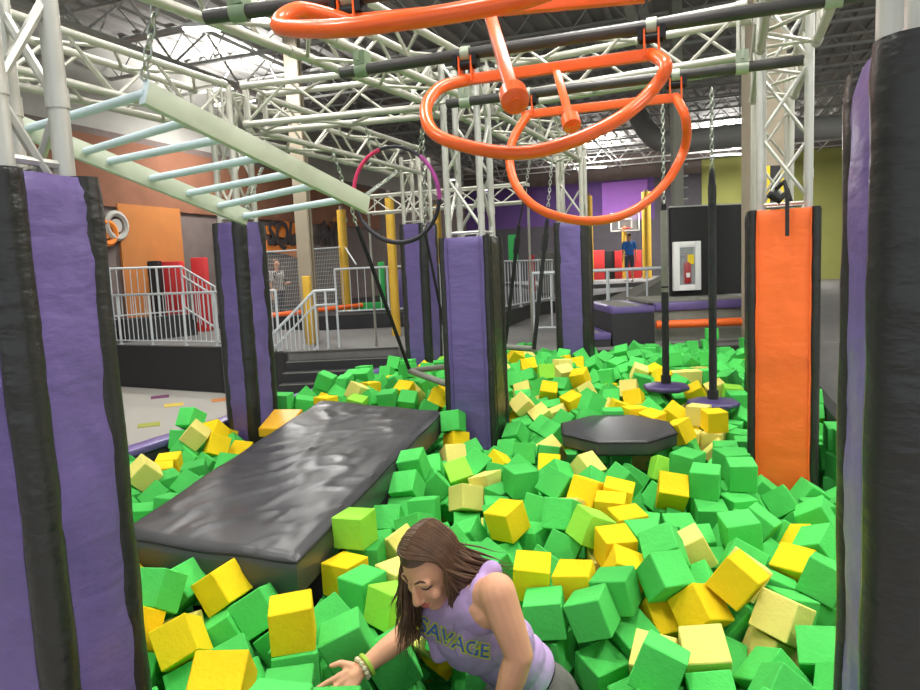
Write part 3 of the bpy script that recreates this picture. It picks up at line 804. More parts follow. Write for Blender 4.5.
# basketball hoop
bb=P(625,222,30);e=thing('basketball_hoop','white framed basketball hoop on a yellow post above the man in blue','basketball hoop',(bb.x,30,.6))
w,h=1.2,.75;mb=MB()
pts=[bb+V((x*w/2,0,z*h/2)) for x,z in((-1,-1),(1,-1),(1,1),(-1,1))];
for i in range(4):mb.tube([pts[i],pts[(i+1)%4]],.03,6)
bf=mb.build('backboard_frame','white',e)
MB().box(bb+V((0,.05,0)),(w-.05,.03,h-.05)).build('backboard','glass',e)
mb=MB();pts=[bb+V((x*.27,-.03,z*.2-.08)) for x,z in((-1,-1),(1,-1),(1,1),(-1,1))]
for i in range(4):mb.tube([pts[i],pts[(i+1)%4]],.025,6)
mb.build('target_square','white',bf)
MB().tube([bb+V((.2*math.cos(t*PI/8),-.3+.2*math.sin(t*PI/8),-.28)) for t in range(16)],.02,6,closed=True).box(bb+V((0,-.1,-.28)),(.1,.2,.06)).build('rim','red',e)
MB().tube([V((bb.x,30.2,.602)),V((bb.x,30.2,bb.z-.2))],.1,12).tube([V((bb.x,30.2,bb.z-.3)),V((bb.x,30.06,bb.z-.2))],.06,8).build('post','pole_yellow',e)
# blocks with purple edges at the back of the pit
def blk(x0,x1,y0,y1,z1,label,name='padded_block'):
    e=thing(name,label,'platform',((x0+x1)/2,(y0+y1)/2,PZ))
    MB().box(((x0+x1)/2,(y0+y1)/2,(z1+PZ)/2-.03),(x1-x0-.02,y1-y0-.02,z1-PZ-.062)).build('body','dark_wall',e)
    MB().box(((x0+x1)/2,(y0+y1)/2,z1-.01),(x1-x0-.2,y1-y0-.2,.03)).build('top_mat','gray_panel',e)
    mb=MB()
    for cx,cy,sx,sy in(((x0+x1)/2,y0+.06,x1-x0,.12),((x0+x1)/2,y1-.06,x1-x0,.12),(x0+.06,(y0+y1)/2,.12,y1-y0-.24),(x1-.06,(y0+y1)/2,.12,y1-y0-.24)):mb.box((cx,cy,z1-.04),(sx,sy,.1),bev=.02)
    mb.build('edge_padding','purple',e)
xa=P(612,330,9.75).x;xm=P(656,330,9.75).x;xb=P(760,330,9.75).x
blk(xa,xm-.01,9.75,11.6,.70,'black block with purple padded edges behind the pit, left of the grey panel')
e=thing('stunt_platform','grey fronted platform with purple padded edge under the fire extinguisher wall','platform',((xm+xb)/2,10.9,PZ))
MB().box(((xm+xb)/2,10.65,.40),(xb-xm-.01,1.6,.49)).build('front_panel','gray_panel',e)
MB().box(((xm+xb)/2,10.7,.745),(xb-xm-.01,1.5,.03)).build('top_mat','gray_panel',e)
MB().box(((xm+xb)/2,9.88,.68),(xb-xm-.02,.14,.12),bev=.02).build('edge_padding','purple',e)
MB().box(((xm+xb)/2,9.83,.17),(xb-xm-.02,.04,.03)).build('sill','joist',e)
oa=P(658,330,9.72);ob=P(742,330,9.6)
e=thing('padded_roller','orange padded bar across the front of the grey platform','bar',(oa.x,9.7,.4))
MB().tube([V((oa.x,9.7,.44)),V((ob.x,9.62,.44))],.058,16).build('padding','orange',e);MB().tube([V((oa.x-.03,9.7,.44)),V((oa.x,9.7,.44))],[.05,.066],14).build('end_cap','orange',e)
blk(P(590,330,9.75).x,xa-.01,9.75,11.2,.34,'low step block with purple padded edge beside the black block')
# grey ramp
x1,x2=P(611,300,12.7).x,P(672,300,12.7).x
v=[V((x1,12.7,PZ)),V((x2,12.7,PZ)),V((x2,12.7,1.10)),V((x1,12.7,PZ+.30)),V((x1+.3,15.5,PZ)),V((x2+.9,15.5,PZ)),V((x2+.9,15.5,1.10)),V((x1+.3,15.5,PZ+.30))]
tag(MB().add(v,[(0,1,2,3),(7,6,5,4),(0,4,5,1),(3,2,6,7),(0,3,7,4),(1,5,6,2)]).build('sloped_trampoline','gray_panel',loc=v[0],smooth=False),'pale grey sloped side of a trampoline bed behind the pit railing','trampoline')
# black partition and extinguisher cabinet
e=thing('partition_wall','black partition wall behind the two disc swings','partition',(P(708,255,10.9).x,10.9,.76))
x0=P(671,255,10.9).x;x1=P(790,255,10.9).x;zt=P(708,206,10.9).z
MB().box(((x0+x1)/2,10.95,(zt+.765)/2),(x1-x0,.1,zt-.765)).build('panel','blackpart',e);MB().box(((x0+x1)/2,10.95,zt+.012),(x1-x0,.12,.02)).build('top_trim','joist',e)
cc=P(687.5,266,10.8)
e=thing('fire_extinguisher_cabinet','white framed cabinet holding a fire extinguisher on the black partition','cabinet',(cc.x,10.86,cc.z-.38))
w,h=.42,.76;mb=MB()
for cx,cz,sx,sz in((-w/2+.045,0,.09,h),(w/2-.045,0,.09,h),(0,h/2-.045,w-.18,.09),(0,-h/2+.045,w-.18,.09)):mb.box((cc.x+cx,10.84,cc.z+cz),(sx,.1,sz),bev=.006)
fr=mb.build('frame','white',e);MB().box((cc.x,10.885,cc.z),(w-.16,.01,h-.16)).build('back_panel','duct',e);MB().box((cc.x,10.795,cc.z),(w-.17,.004,h-.17)).build('glass_pane','glass',fr)
e=thing('fire_extinguisher','red fire extinguisher inside the white cabinet','fire extinguisher',(cc.x,10.84,cc.z-.27))
b=V((cc.x,10.84,cc.z-.27))
MB().tube([b,b+V((0,0,.01)),b+V((0,0,.30)),b+V((0,0,.35)),b+V((0,0,.37))],[.062,.07,.07,.04,.025],16).build('cylinder','ext_red',e)
MB().tube([b+V((0,0,.37)),b+V((0,0,.42))],.02,10).box(b+V((-.01,0,.43)),(.12,.02,.02)).box(b+V((-.01,0,.46)),(.12,.02,.012),M=Matrix.Rotation(.2,3,'Y')).build('handle','ext_red',e)
MB().tube(cat_rom([b+V((-.02,0,.41)),b+V((-.09,-.01,.42)),b+V((-.1,-.02,.3)),b+V((-.085,-.02,.12))],6),.012,8).build('hose','blackpart',e)
MB().box(b+V((.05,-.045,.37)),(.1,.01,.15)).build('inspection_tag','tag_yellow',e);MB().box(b+V((.0,-.069,.13)),(.06,.008,.07)).build('label','white',e)
# grey steel column behind
gp=P(677,160,12.5);e=thing('steel_column','slim grey steel column above the left edge of the black partition','column',(gp.x,12.5,PZ))
MB().box((gp.x,12.5,(PZ+HC)/2),(.17,.17,HC-PZ-.13)).build('shaft','gray_panel',e)
mb=MB()
for k in range(7):mb.tube([V((gp.x+.08,12.45,2.2+k*.2)),V((gp.x+.16,12.4,2.2+k*.2))],.018,8)
mb.build('bolts','joist',e)
# beige column with yellow posts
bp=P(771,130,9.0);e=thing('concrete_column','wide beige building column behind the orange column','column',(bp.x,9.0,PZ))
bq=P(797,170,8.2)
MB().box((bp.x+.08,9.4,(PZ+HC)/2),(.42,.4,HC-PZ-.13)).build('shaft','beam_beige',e)
e=thing('obstacle_post','black post with yellow side strips seen through the truss of the orange column','post',(bq.x-.1,8.6,PZ))
zt=P(790,163,8.4).z
MB().box((bq.x-.09,8.6,(PZ+zt)/2),(.12,.1,zt-PZ-.004)).build('centre_strip','dark_wall',e)
for s in(-1,1):MB().box((bq.x-.09+s*.12,8.6,(PZ+zt)/2),(.11,.12,zt-PZ-.004),bev=.01).build('side_strip','tag_yellow',e)
# ceiling lights
def light(px,py,L,ang,label,z=None,near=False,pos=None,strength=6,group=None,w=.16):
    p=pos if pos is not None else G(px,py,CZ+4.0)
    e=thing('ceiling_light',label,'ceiling light',p,group)
    MB().box(p+V((0,0,.05)),(L,w+.04,.06),rz=ang).build('housing','housing',e)
    MB().box(p+V((0,0,.005)),(L*.96,w,.03),rz=ang).build('tube','lamp',e)
    return p
LG=[]
light(213,29,.95,0,'left strip light of the bright pair behind the black pipe at top left');light(240,17,.95,0,'right strip light of the bright pair at top left')
light(268,20,.9,0,'bright strip light just left of the near orange ring')
light(234,103,1.1,-A20,'small strip light beyond the far left truss');light(42,156,1.2,-A20,'strip light glimpsed behind the near left column')
light(590,168,1.4,0,'dim strip light between the far trusses');light(605,183,1.3,0,'far strip light left of the purple wall panel');light(727,155,1.3,0,'strip light in front of the olive wall')
light(453,180,.6,0,'small distant lamp seen just left of the middle column truss');light(486,190,.6,0,'small distant lamp seen inside the middle column truss')
LP=[]  # lamps added out of view overhead to light the pit
for v_ in(0,3.4,6.8):
    for u in(-4.2,-.8,2.6):
        p=W(u,v_,5.5)
        LP.append(p);light(0,0,1.2,-A20,'added unseen strip light lighting the foam pit from above',pos=p,group='added strip lights above the pit, out of view')
LF=[W(9.5,5,5.35),W(10,11,5.35),W(13,18,5.35),W(15,26,5.35)]  # extra lamps added beyond the right edge to brighten the background
for p in LF:light(0,0,1.2,-A20,'added unseen strip light on the right, brightening the far hall',pos=p,group='added strip lights on the right, out of view')
LX=[(p,E1) for p in LP]+[(p,260) for p in LF]+[(G(x,y,CZ+4.0),e_) for x,y,e_ in((213,29,E2),(240,17,E2),(268,20,E2),(234,103,200),(42,156,300),(590,168,E3),(605,183,E3),(727,155,E3))]
for i,(p,en) in enumerate(LX):
    L=bpy.data.lights.new('strip_lamp','AREA');L.shape='RECTANGLE';L.size=.9;L.size_y=.16;L.energy=en;L.color=(1,.985,.95)
    o=bpy.data.objects.new('strip_lamp_light',L);COL.objects.link(o);o.location=p-V((0,0,.02));o.rotation_euler=(0,0,-A20 if i<14 else 0)
    L2=L.copy();L2.energy=en*(.15 if len(LP)+len(LF)<=i<len(LP)+len(LF)+3 else 1.3);o=bpy.data.objects.new('added_ceiling_uplight',L2);COL.objects.link(o);o.location=p+V((0,0,.1));o.rotation_euler=(PI,0,-A20 if i<14 else 0)  # upward light added at each lamp to brighten the ceiling
# ---------------------------------------------------------------- people
def remesh(mb,name,mats,parent,vox=.006,it=6,label=None,cut=None,deco=None):
    me=mb.mesh(name,['skin']);o=bpy.data.objects.new(name,me);COL.objects.link(o)
    m=o.modifiers.new('r','REMESH');m.mode='VOXEL';m.voxel_size=vox;m.use_smooth_shade=True
    s=o.modifiers.new('s','SMOOTH');s.iterations=it;s.factor=.5
    bpy.context.view_layer.update();dg=bpy.context.evaluated_depsgraph_get()
    me2=bpy.data.meshes.new_from_object(o.evaluated_get(dg));bpy.data.objects.remove(o)
    me2.materials.clear()
    for x in (mats if isinstance(mats,list) else [mats]):me2.materials.append(MT[x])
    if cut:
        bm=bmesh.new();bm.from_mesh(me2)
        for co,no in cut:
            g=bm.verts[:]+bm.edges[:]+bm.faces[:];bmesh.ops.bisect_plane(bm,geom=g,plane_co=co,plane_no=no,clear_outer=True)
        bm.to_mesh(me2);bm.free()
    me2.polygons.foreach_set('use_smooth',[True]*len(me2.polygons))
    o=bpy.data.objects.new(name,me2);COL.objects.link(o)
    if parent:o.parent=parent;o.matrix_parent_inverse=wm(parent).inverted()
    if label:o['label']=label
    return o
def bvh(o):
    return BVHTree.FromPolygons([v.co.copy() for v in o.data.vertices],[tuple(p.vertices) for p in o.data.polygons])
def ax3(c,a,b,d,ra,rb,rd):
    return Matrix((a*ra,b*rb,d*rd)).transposed()
def woman():
    Hc=P(432,566,2.0);Fd=V((-.52,-.64,-.56)).normalized();Ud=V((-.20,-.22,.93));Ud=(Ud-Fd*Ud.dot(Fd)).normalized();Sd=Fd.cross(Ud).normalized()
    e=thing('person','long-haired woman in a lilac tank top bending down and reaching into the foam cubes','person',V((.28,2.3,-.62)))
    hk=1.05
    h=lambda f,u,s:Hc+(Fd*f+Ud*u+Sd*s)*hk
    b=MB()
    # skull, face
    b.ell(h(-.012,.025,0),ax3(0,Fd,Sd,Ud,.096,.076,.092),28)
    b.ell(h(.030,-.035,0),ax3(0,Fd,Sd,Ud,.062,.060,.075),24)
    b.ell(h(.055,-.092,0),ax3(0,Fd,Sd,Ud,.030,.030,.022),16)
    b.caps(h(.0,-.075,.045),.022,h(.05,-.095,.012),.018).caps(h(.0,-.075,-.045),.022,h(.05,-.095,-.012),.018)
    b.caps(h(.086,.012,0),.010,h(.104,-.028,0),.0135);b.caps(h(.095,-.034,.010),.008,h(.095,-.034,-.010),.008)
    for s in(-1,1):
        b.caps(h(.078,.030,s*.012),.009,h(.066,.028,s*.045),.010)
        b.ell(h(.060,-.025,s*.037),ax3(0,Fd,Sd,Ud,.024,.024,.022),14)
        b.ell(h(-.005,-.02,s*.076),ax3(0,Fd,Sd,Ud,.018,.008,.030),12)
    b.caps(h(.085,-.058,-.016),.0075,h(.085,-.058,.016),.0075);b.caps(h(.083,-.068,-.012),.0075,h(.083,-.068,.012),.0075)
    # neck and torso
    Sl=P(497,592,1.86);Sr=P(424,612,2.2)
    Nb=P(470,600,2.08)+V((0,0,.0));Ch=P(468,628,2.10);Md=P(504,650,2.17);Wa=P(524,676,2.25);Pe=P(532,703,2.31)
    b.caps(h(-.02,-.05,0),.055,Nb,.062,16);b.caps(Nb,.062,Ch,.10)
    ax=(Sl-Sr).normalized()
    b.caps(Sl-ax*.03,.05,Sr+ax*.03,.05);b.caps(Sl-ax*.08+V((.01,.01,-.03)),.075,Sr+ax*.08+V((0,0,-.03)),.07)
    sp_=(Wa-Nb).normalized()
    def tor(b,g,top=True):
        for c,rx,ry in((Nb.lerp(Ch,.75),.150,.098),(Ch.lerp(Md,.5),.148,.105),(Md,.140,.103),(Md.lerp(Wa,.6),.138,.105),(Wa,.145,.112)):
            fw=sp_.cross(ax).normalized();b.ell(c,ax3(0,ax,fw,sp_,rx+g,ry+g,.10+g),24)
        fw=sp_.cross(ax).normalized()
        if fw.y>0:fw=-fw
        b.ell(Ch+fw*.032+sp_*.04,ax3(0,ax,fw,sp_,.12+g,.07+g,.09+g),20)
    tor(b,-.006)
    b.ell(Pe,Matrix.Diagonal(V((.165,.14,.15))),20)
    # legs (kneeling in the foam)
    for s in(-1,1):
        hip=Pe+V((.0,0,-.03))+V((.09*s*.6,-.09*s*.3,0));kn=V((hip.x-.02+s*.02,hip.y-.05,-.50));ft=V((kn.x+.12,kn.y+.36,-.50))
        b.caps(hip,.085,kn,.058);b.caps(kn,.056,ft,.036);b.caps(ft,.036,ft+V((.03,.12,-.04)),.026)
    # her left arm (near)
    El=P(519,655,1.83);Wl=P(500,716,1.84);
    b.caps(Sl,.054,Sl.lerp(El,.5),.049);b.caps(Sl.lerp(El,.5),.049,El,.041);b.caps(El,.040,El.lerp(Wl,.35),.041);b.caps(El.lerp(Wl,.35),.041,Wl,.027)
    # her right arm (far)
    Er=P(402,637,2.18);Wr=P(364,667,2.10)
    b.caps(Sr,.050,Er,.038);b.caps(Er,.038,Er.lerp(Wr,.4),.037);b.caps(Er.lerp(Wr,.4),.037,Wr,.026)
    def hand(b,W0,K,tips,th,pw=.024):
        b.caps(W0,.024,W0.lerp(K,.5),.021)
        n=len(tips)
        for i,(kn,md,tp) in enumerate(tips):
            b.caps(W0.lerp(kn,.25),.017,kn,.0125,10);b.caps(kn,.0105,md,.0095,10);b.caps(md,.0095,tp,.0078,10)
        a,m_,t=th;b.caps(a,.017,m_,.0115,10);b.caps(m_,.0105,t,.0085,10)
    d=(P(345,684,2.05)-Wr).normalized();K=Wr+d*.085
    sd=(P(350,693,2.02)-P(349,674,2.06));sd=(sd-d*sd.dot(d)).normalized();dn=d.cross(sd).normalized()
    if dn.z>0:dn=-dn
    tips=[]
    for i,(o_,L,sp) in enumerate(((-.030,.076,-.28),(-.010,.084,-.06),(.011,.078,.12),(.030,.062,.34))):
        kn=K+sd*o_-d*(.006*abs(i-1.2));dd=(d+sd*sp).normalized();md=kn+dd*L*.52+dn*.006;tp=md+(dd+dn*.35).normalized()*L*.48;tips.append((kn,md,tp))
    tm=Wr+d*.03-sd*.026;hand(b,Wr,K,tips,(tm,tm+(d*.6-sd).normalized()*.038,tm+(d*.6-sd).normalized()*.038+(d-sd*.45).normalized()*.03))
    # left hand below
    d2=(Wl-El).normalized();K2=Wl+d2*.08;s2=d2.cross(V((0,1,0))).normalized();t2=[]
    for i,(o_,L) in enumerate(((-.03,.07),(-.01,.08),(.01,.075),(.03,.06))):
        kn=K2+s2*o_;t2.append((kn,kn+d2*L*.5,kn+(d2*.8+V((-.4,0,0))*.5).normalized()*L))
    tm=Wl+d2*.03-s2*.024;hand(b,Wl,K2,t2,(tm,tm+(d2-s2).normalized()*.035,tm+(d2-s2*.6).normalized()*.06))
    body=remesh(b,'body','skin',e,vox=.0045,it=5)
    B=bvh(body)
    # face features conform to the head
    def onface(f0,u,s,lift=.0015):
        o=h(.2,u,s);hit=B.ray_cast(o,-Fd);return (hit[0]+Fd*lift) if hit[0] else h(.09,u,s)
    for s in(-1,1):
        MB().tube([onface(0,.036+.004*(1-abs(t-.5)*2),s*(.012+.034*t),.001) for t in(0,.25,.5,.75,1)],[.0022,.0034,.0034,.003,.0012],6).build('eyebrow','brow',e)
        MB().tube([onface(0,.008-.007*math.sin(PI*t),s*(.016+.030*t),.0008) for t in(0,.2,.4,.6,.8,1)],[.0012,.0022,.0028,.0028,.0024,.0014],6).build('eye','eye',e,'lowered eye with dark lashes')
    MB().tube([onface(0,-.056+.005*abs(t-.5)*2,(t-.5)*.046,.0012) for t in(0,.2,.4,.6,.8,1)],[.0015,.0042,.005,.005,.0042,.0015],8).tube([onface(0,-.066+.007*abs(t-.5)*2,(t-.5)*.036,.0010) for t in(0,.2,.4,.6,.8,1)],[.0015,.004,.005,.005,.004,.0015],8).build('lips','lips',e)
    # tank top
    t=MB();tor(t,.009);t.caps(Nb.lerp(Ch,.30),.075,Ch,.114);t.caps(Sl-ax*.105+V((.01,.01,-.03)),.084,Sr+ax*.105+V((0,0,-.03)),.080)
    # straps over the shoulders
    up=sp_*-1
    fw=sp_.cross(ax).normalized()
    if fw.y>0:fw=-fw
    for s,sh in((1,Sl),(-1,Sr)):
        c=Nb.lerp(sh,.62 if s>0 else .58);fr=Ch+fw*.095+ax*s*.085-sp_*.02;bk=Ch-fw*.085+ax*s*.085-sp_*.01
        pts=cat_rom([fr,c+fw*.055+up*.012+V((0,0,.03)),c+V((0,0,.052)),c-fw*.05+V((0,0,.03)),bk],5)
        for i in range(len(pts)-1):t.caps(pts[i],.030,pts[i+1],.030,10)
    ht=Wa+sp_*.02
    shirt=remesh(t,'tank_top',['shirt'],e,vox=.005,it=6,cut=[(ht,sp_)])
    MB();
    w=MB()
    for c,rx,ry in((Wa+sp_*.01,.146,.114),(Wa+sp_*.03,.150,.118)):w.ell(c,ax3(0,ax,fw,sp_,rx,ry,.05),20)
    remesh(w,'waistband','waistband',e,vox=.006,it=3)
    p_=MB();p_.ell(Pe+V((0,0,-.0)),Matrix.Diagonal(V((.178,.152,.158))),24);p_.ell(Pe.lerp(Wa,.45),Matrix.Diagonal(V((.158,.128,.09))),20)
    for s in(-1,1):
        hip=Pe+V((.0,0,-.03))+V((.09*s*.6,-.09*s*.3,0));kn=V((hip.x-.02+s*.02,hip.y-.05,-.50));p_.caps(hip,.095,hip.lerp(kn,.75),.078)
    remesh(p_,'shorts','pants',e,vox=.006,it=4)
    # lettering printed on the chest
    SB=bvh(shirt)
    def print_(body_,off,m,name,lift,scale=1):
        cu=bpy.data.curves.new(name,'FONT');cu.body=body_;cu.size=1;cu.offset=off;cu.resolution_u=3
        o=bpy.data.objects.new(name,cu);COL.objects.link(o);bpy.context.view_layer.update()
        me=bpy.data.meshes.new_from_object(o.evaluated_get(bpy.context.evaluated_depsgraph_get()));bpy.data.objects.remove(o)
        bm=bmesh.new();bm.from_mesh(me);bmesh.ops.triangulate(bm,faces=bm.faces)
        bmesh.ops.subdivide_edges(bm,edges=[q for q in bm.edges if q.calc_length()>.15],cuts=2);bmesh.ops.triangulate(bm,faces=bm.faces);bm.to_mesh(me);bm.free()
        for q in me.vertices:
            u=q.co.x/SW[0];px=419+u*69;base=622+30*math.sin(min(1,u)*1.35);sl=.42*math.cos(u*1.35)
            py=base-(q.co.y-.35)*19;px+=(q.co.y-.35)*19*sl*.6
            d=ray(px,py).normalized();hit=SB.ray_cast(CAM,d)
            q.co=(hit[0]-d*lift) if hit[0] else CAM+d*2.1
        me.materials.append(MT[m]);o=bpy.data.objects.new(name,me);COL.objects.link(o);o.parent=shirt;o.matrix_parent_inverse=wm(shirt).inverted();return o
    cu=bpy.data.curves.new('w','FONT');cu.body='SAVAGE';o=bpy.data.objects.new('w',cu);COL.objects.link(o);bpy.context.view_layer.update();SW=(o.dimensions.x,);bpy.data.objects.remove(o)
    print_('SAVAGE',.085,'print_yellow','print_outline',.0035)
    print_('SAVAGE',.015,'print_blue','print_letters',.0050)
    # wristband
    dd=(Wr-Er).normalized();x,y=frame(dd);wc=Wr-dd*.012
    MB().tube([wc+(x*math.cos(a*PI/8)+y*math.sin(a*PI/8))*.033 for a in range(16)],.008,8,closed=True).build('wristband','band',e)
    bmb=MB();wc2=Wr-dd*.028+dd*.034
    for a in range(12):
        bmb.ell(wc2+(x*math.cos(a*PI/6)+y*math.sin(a*PI/6))*.032,Matrix.Diagonal(V((.009,.009,.009))),8)
    bmb.build('bead_bracelet','bead',e)
    # hair: cap + strands
    rnd=random.Random(3);hm=MB();hs=MB()
    E3=lambda f,u,s,g=1.0:h(-.012+f*.096*g,.025+u*.092*g,s*.076*g)
    # cap shell around skull sides/back (open face)
    nth,nph=26,22;vv=[];ff=[];idx={}
    for i in range(nth+1):
        th=PI*.62*i/nth
        for j in range(nph*2):
            ph_=2*PI*j/(nph*2);f,s,u=math.sin(th)*math.cos(ph_),math.sin(th)*math.sin(ph_),math.cos(th)
            idx[i,j]=len(vv);vv.append((E3(f,u,s,1.05+.01*noise.noise(V((f*6,s*12,u*4)))),f,u,s))
    for i in range(nth):
        for j in range(nph*2):
            q=[idx[i,j],idx[i+1,j],idx[i+1,(j+1)%(nph*2)],idx[i,(j+1)%(nph*2)]]
            cf=sum(vv[a][1] for a in q)/4;cu_=sum(vv[a][2] for a in q)/4;cs=abs(sum(vv[a][3] for a in q)/4)
            if cf>.26 and cu_<.62:continue
            ff.append(tuple(q))
    hm.add([a[0] for a in vv],ff)
    down=V((0,0,-1))
    for sidx in range(760):
        side=1 if rnd.random()<.5 else -1
        f0=rnd.uniform(-.75,.62);pts=[]
        a_end=math.radians(rnd.uniform(80,108))
        g=1.06+rnd.uniform(0,.08)
        ff0=f0
        for k in range(9):
            a=a_end*k/8;s=math.sin(a)*side;u=math.cos(a)
            f=ff0*(1-.25*(k/8));
            if f>.30:f=f+( .25-f)*sm((k/8-.15)/.6)
            m=math.sqrt(max(.05,1-f*f*.9));pts.append(E3(f,u*m,s*m,g))
        p=pts[-1];back=f0<-.1
        if side>0:  # her right, far side: hangs forward towards the foam
            L=rnd.uniform(.16,.33);tgt=V((rnd.uniform(-.05,.03),rnd.uniform(-.02,.06),-L))+Sd*.0
        else:       # her left, near side: falls back over the shoulder
            L=rnd.uniform(.08,.18);tgt=V((rnd.uniform(.0,.07),rnd.uniform(.0,.05),-L))
            if rnd.random()<.35:
                tgt=V((rnd.uniform(.08,.17),rnd.uniform(.0,.06),-rnd.uniform(.04,.11)))
        wv=rnd.uniform(0,6);w2=rnd.uniform(.004,.012)
        for k in range(1,8):
            t_=k/7;q=p+V((tgt.x*t_**1.2,tgt.y*t_**1.2,tgt.z*(t_)))+V((math.sin(wv+t_*7),math.cos(wv+t_*6),0))*w2*t_
            pts.append(q)
        r=rnd.uniform(.0028,.0050);n=len(pts)
        hs.tube(pts,[r*(.8 if i<3 else (1 if i<n-4 else max(.12,(n-1-i)/4))) for i in range(n)],5,cap=False)
    hm.v,hm.f,hm.mi=hm.v+hs.v,hm.f+[tuple(i+len(hm.v) for i in q) for q in hs.f],[0]*(len(hm.f)+len(hs.f))
    hm.build('hair','hair',e)
woman()
def standing(name_label,px,ytop,Y,z0,shirt,pants,skin='skin',hair='hair_b',face_away=True,arm=0,H=1.75,yaw=0,stripe=False,cut=None):
    t=P(px,ytop,Y);x0,y0=t.x,Y;e=thing('person',name_label,'person',(x0,y0,z0));s=H/1.75
    R=Matrix.Rotation(yaw,3,'Z')
    g=lambda x,y,z:V((x0,y0,z0))+R@(V((x,y,z))*s)
    b=MB();b.ell(g(0,0,1.63),Matrix.Diagonal(V((.075,.095,.115))*s),16);b.caps(g(0,0,1.55),.05*s,g(0,.01,1.42),.055*s)
    b.caps(g(-.16,0,1.39),.055*s,g(.16,0,1.39),.055*s)
    b.ell(g(0,-.10,1.62),Matrix.Diagonal(V((.012,.02,.02))),8)
    for c in((0,0,1.30,.17,.11),(0,0,1.15,.155,.11),(0,0,1.0,.155,.11)):b.ell(g(*c[:3]),Matrix.Diagonal(V((c[3],c[4],.14))*s),16)
    for q in(-1,1):
        b.caps(g(q*.19,0,1.38),.048*s,g(q*.235,.01,1.10),.04*s);
        if arm and q>0:b.caps(g(q*.235,.01,1.10),.038*s,g(q*.16,-.22,1.12),.026*s);b.caps(g(q*.16,-.22,1.12),.024*s,g(q*.14,-.30,1.13),.022*s)
        else:
            b.caps(g(q*.235,.01,1.10),.038*s,g(q*.25,-.02,.86),.026*s);b.caps(g(q*.25,-.02,.86),.024*s,g(q*.25,-.03,.77),.024*s)
            for i in range(4):b.caps(g(q*.25,-.055+i*.02,.79),.009,g(q*.25,-.06+i*.02,.69+.01*abs(i-1)),.008,8)
        b.caps(g(q*.09,0,.92),.085*s,g(q*.1,0,.50),.058*s);b.caps(g(q*.1,0,.50),.056*s,g(q*.1,.02,.09),.036*s);b.caps(g(q*.1,.03,.035),.034*s,g(q*.11,-.13,.03),.028*s)
    remesh(b,'body',skin,e,vox=.014,it=2)
    t=MB();t.caps(g(-.16,0,1.385),.068*s,g(.16,0,1.385),.068*s)
    for c in((0,0,1.30,.19,.125),(0,0,1.15,.175,.125),(0,0,1.0,.175,.125)):t.ell(g(*c[:3]),Matrix.Diagonal(V((c[3],c[4],.14))*s),16)
    for q in(-1,1):t.caps(g(q*.185,0,1.385),.066*s,g(q*.225,.0,1.20),.062*s)
    remesh(t,'shirt',shirt,e,vox=.014,it=2)
    t=MB();t.ell(g(0,0,.90),Matrix.Diagonal(V((.175,.125,.12))*s),16)
    for q in(-1,1):t.caps(g(q*.09,0,.88),.095*s,g(q*.1,0,.56 if pants=='shorts' else .40),.08*s)
    remesh(t,'shorts',pants,e,vox=.014,it=2)
    t=MB();t.ell(g(0,.02 if not face_away else .02,1.665),Matrix.Diagonal(V((.084,.10,.10))*s),14)
    if hair=='hair':t.caps(g(0,.07,1.62),.07*s,g(0,.09,1.42),.05*s)
    else:t=MB();t.ell(g(0,.02,1.68),Matrix.Diagonal(V((.082,.098,.085))*s),14)
    remesh(t,'hair',hair,e,vox=.014,it=2)
    for q in(-1,1):MB().caps(g(q*.1,.05,.04),.045*s,g(q*.11,-.13,.036),.036*s).build('shoe','white',e)
standing('man in a bright blue t-shirt standing on the far court, back turned',629,236,25.5,.603,'blue_shirt','shorts',yaw=PI+.1,H=1.78,hair='hair_b')
standing('woman in a black and white striped top standing behind the railing on the left',276,262,16.6,PZ+.003,'striped','denim',hair='hair',yaw=1.1,arm=1,H=1.62)
CN=['green', 'yellow', 'cream', 'lime']
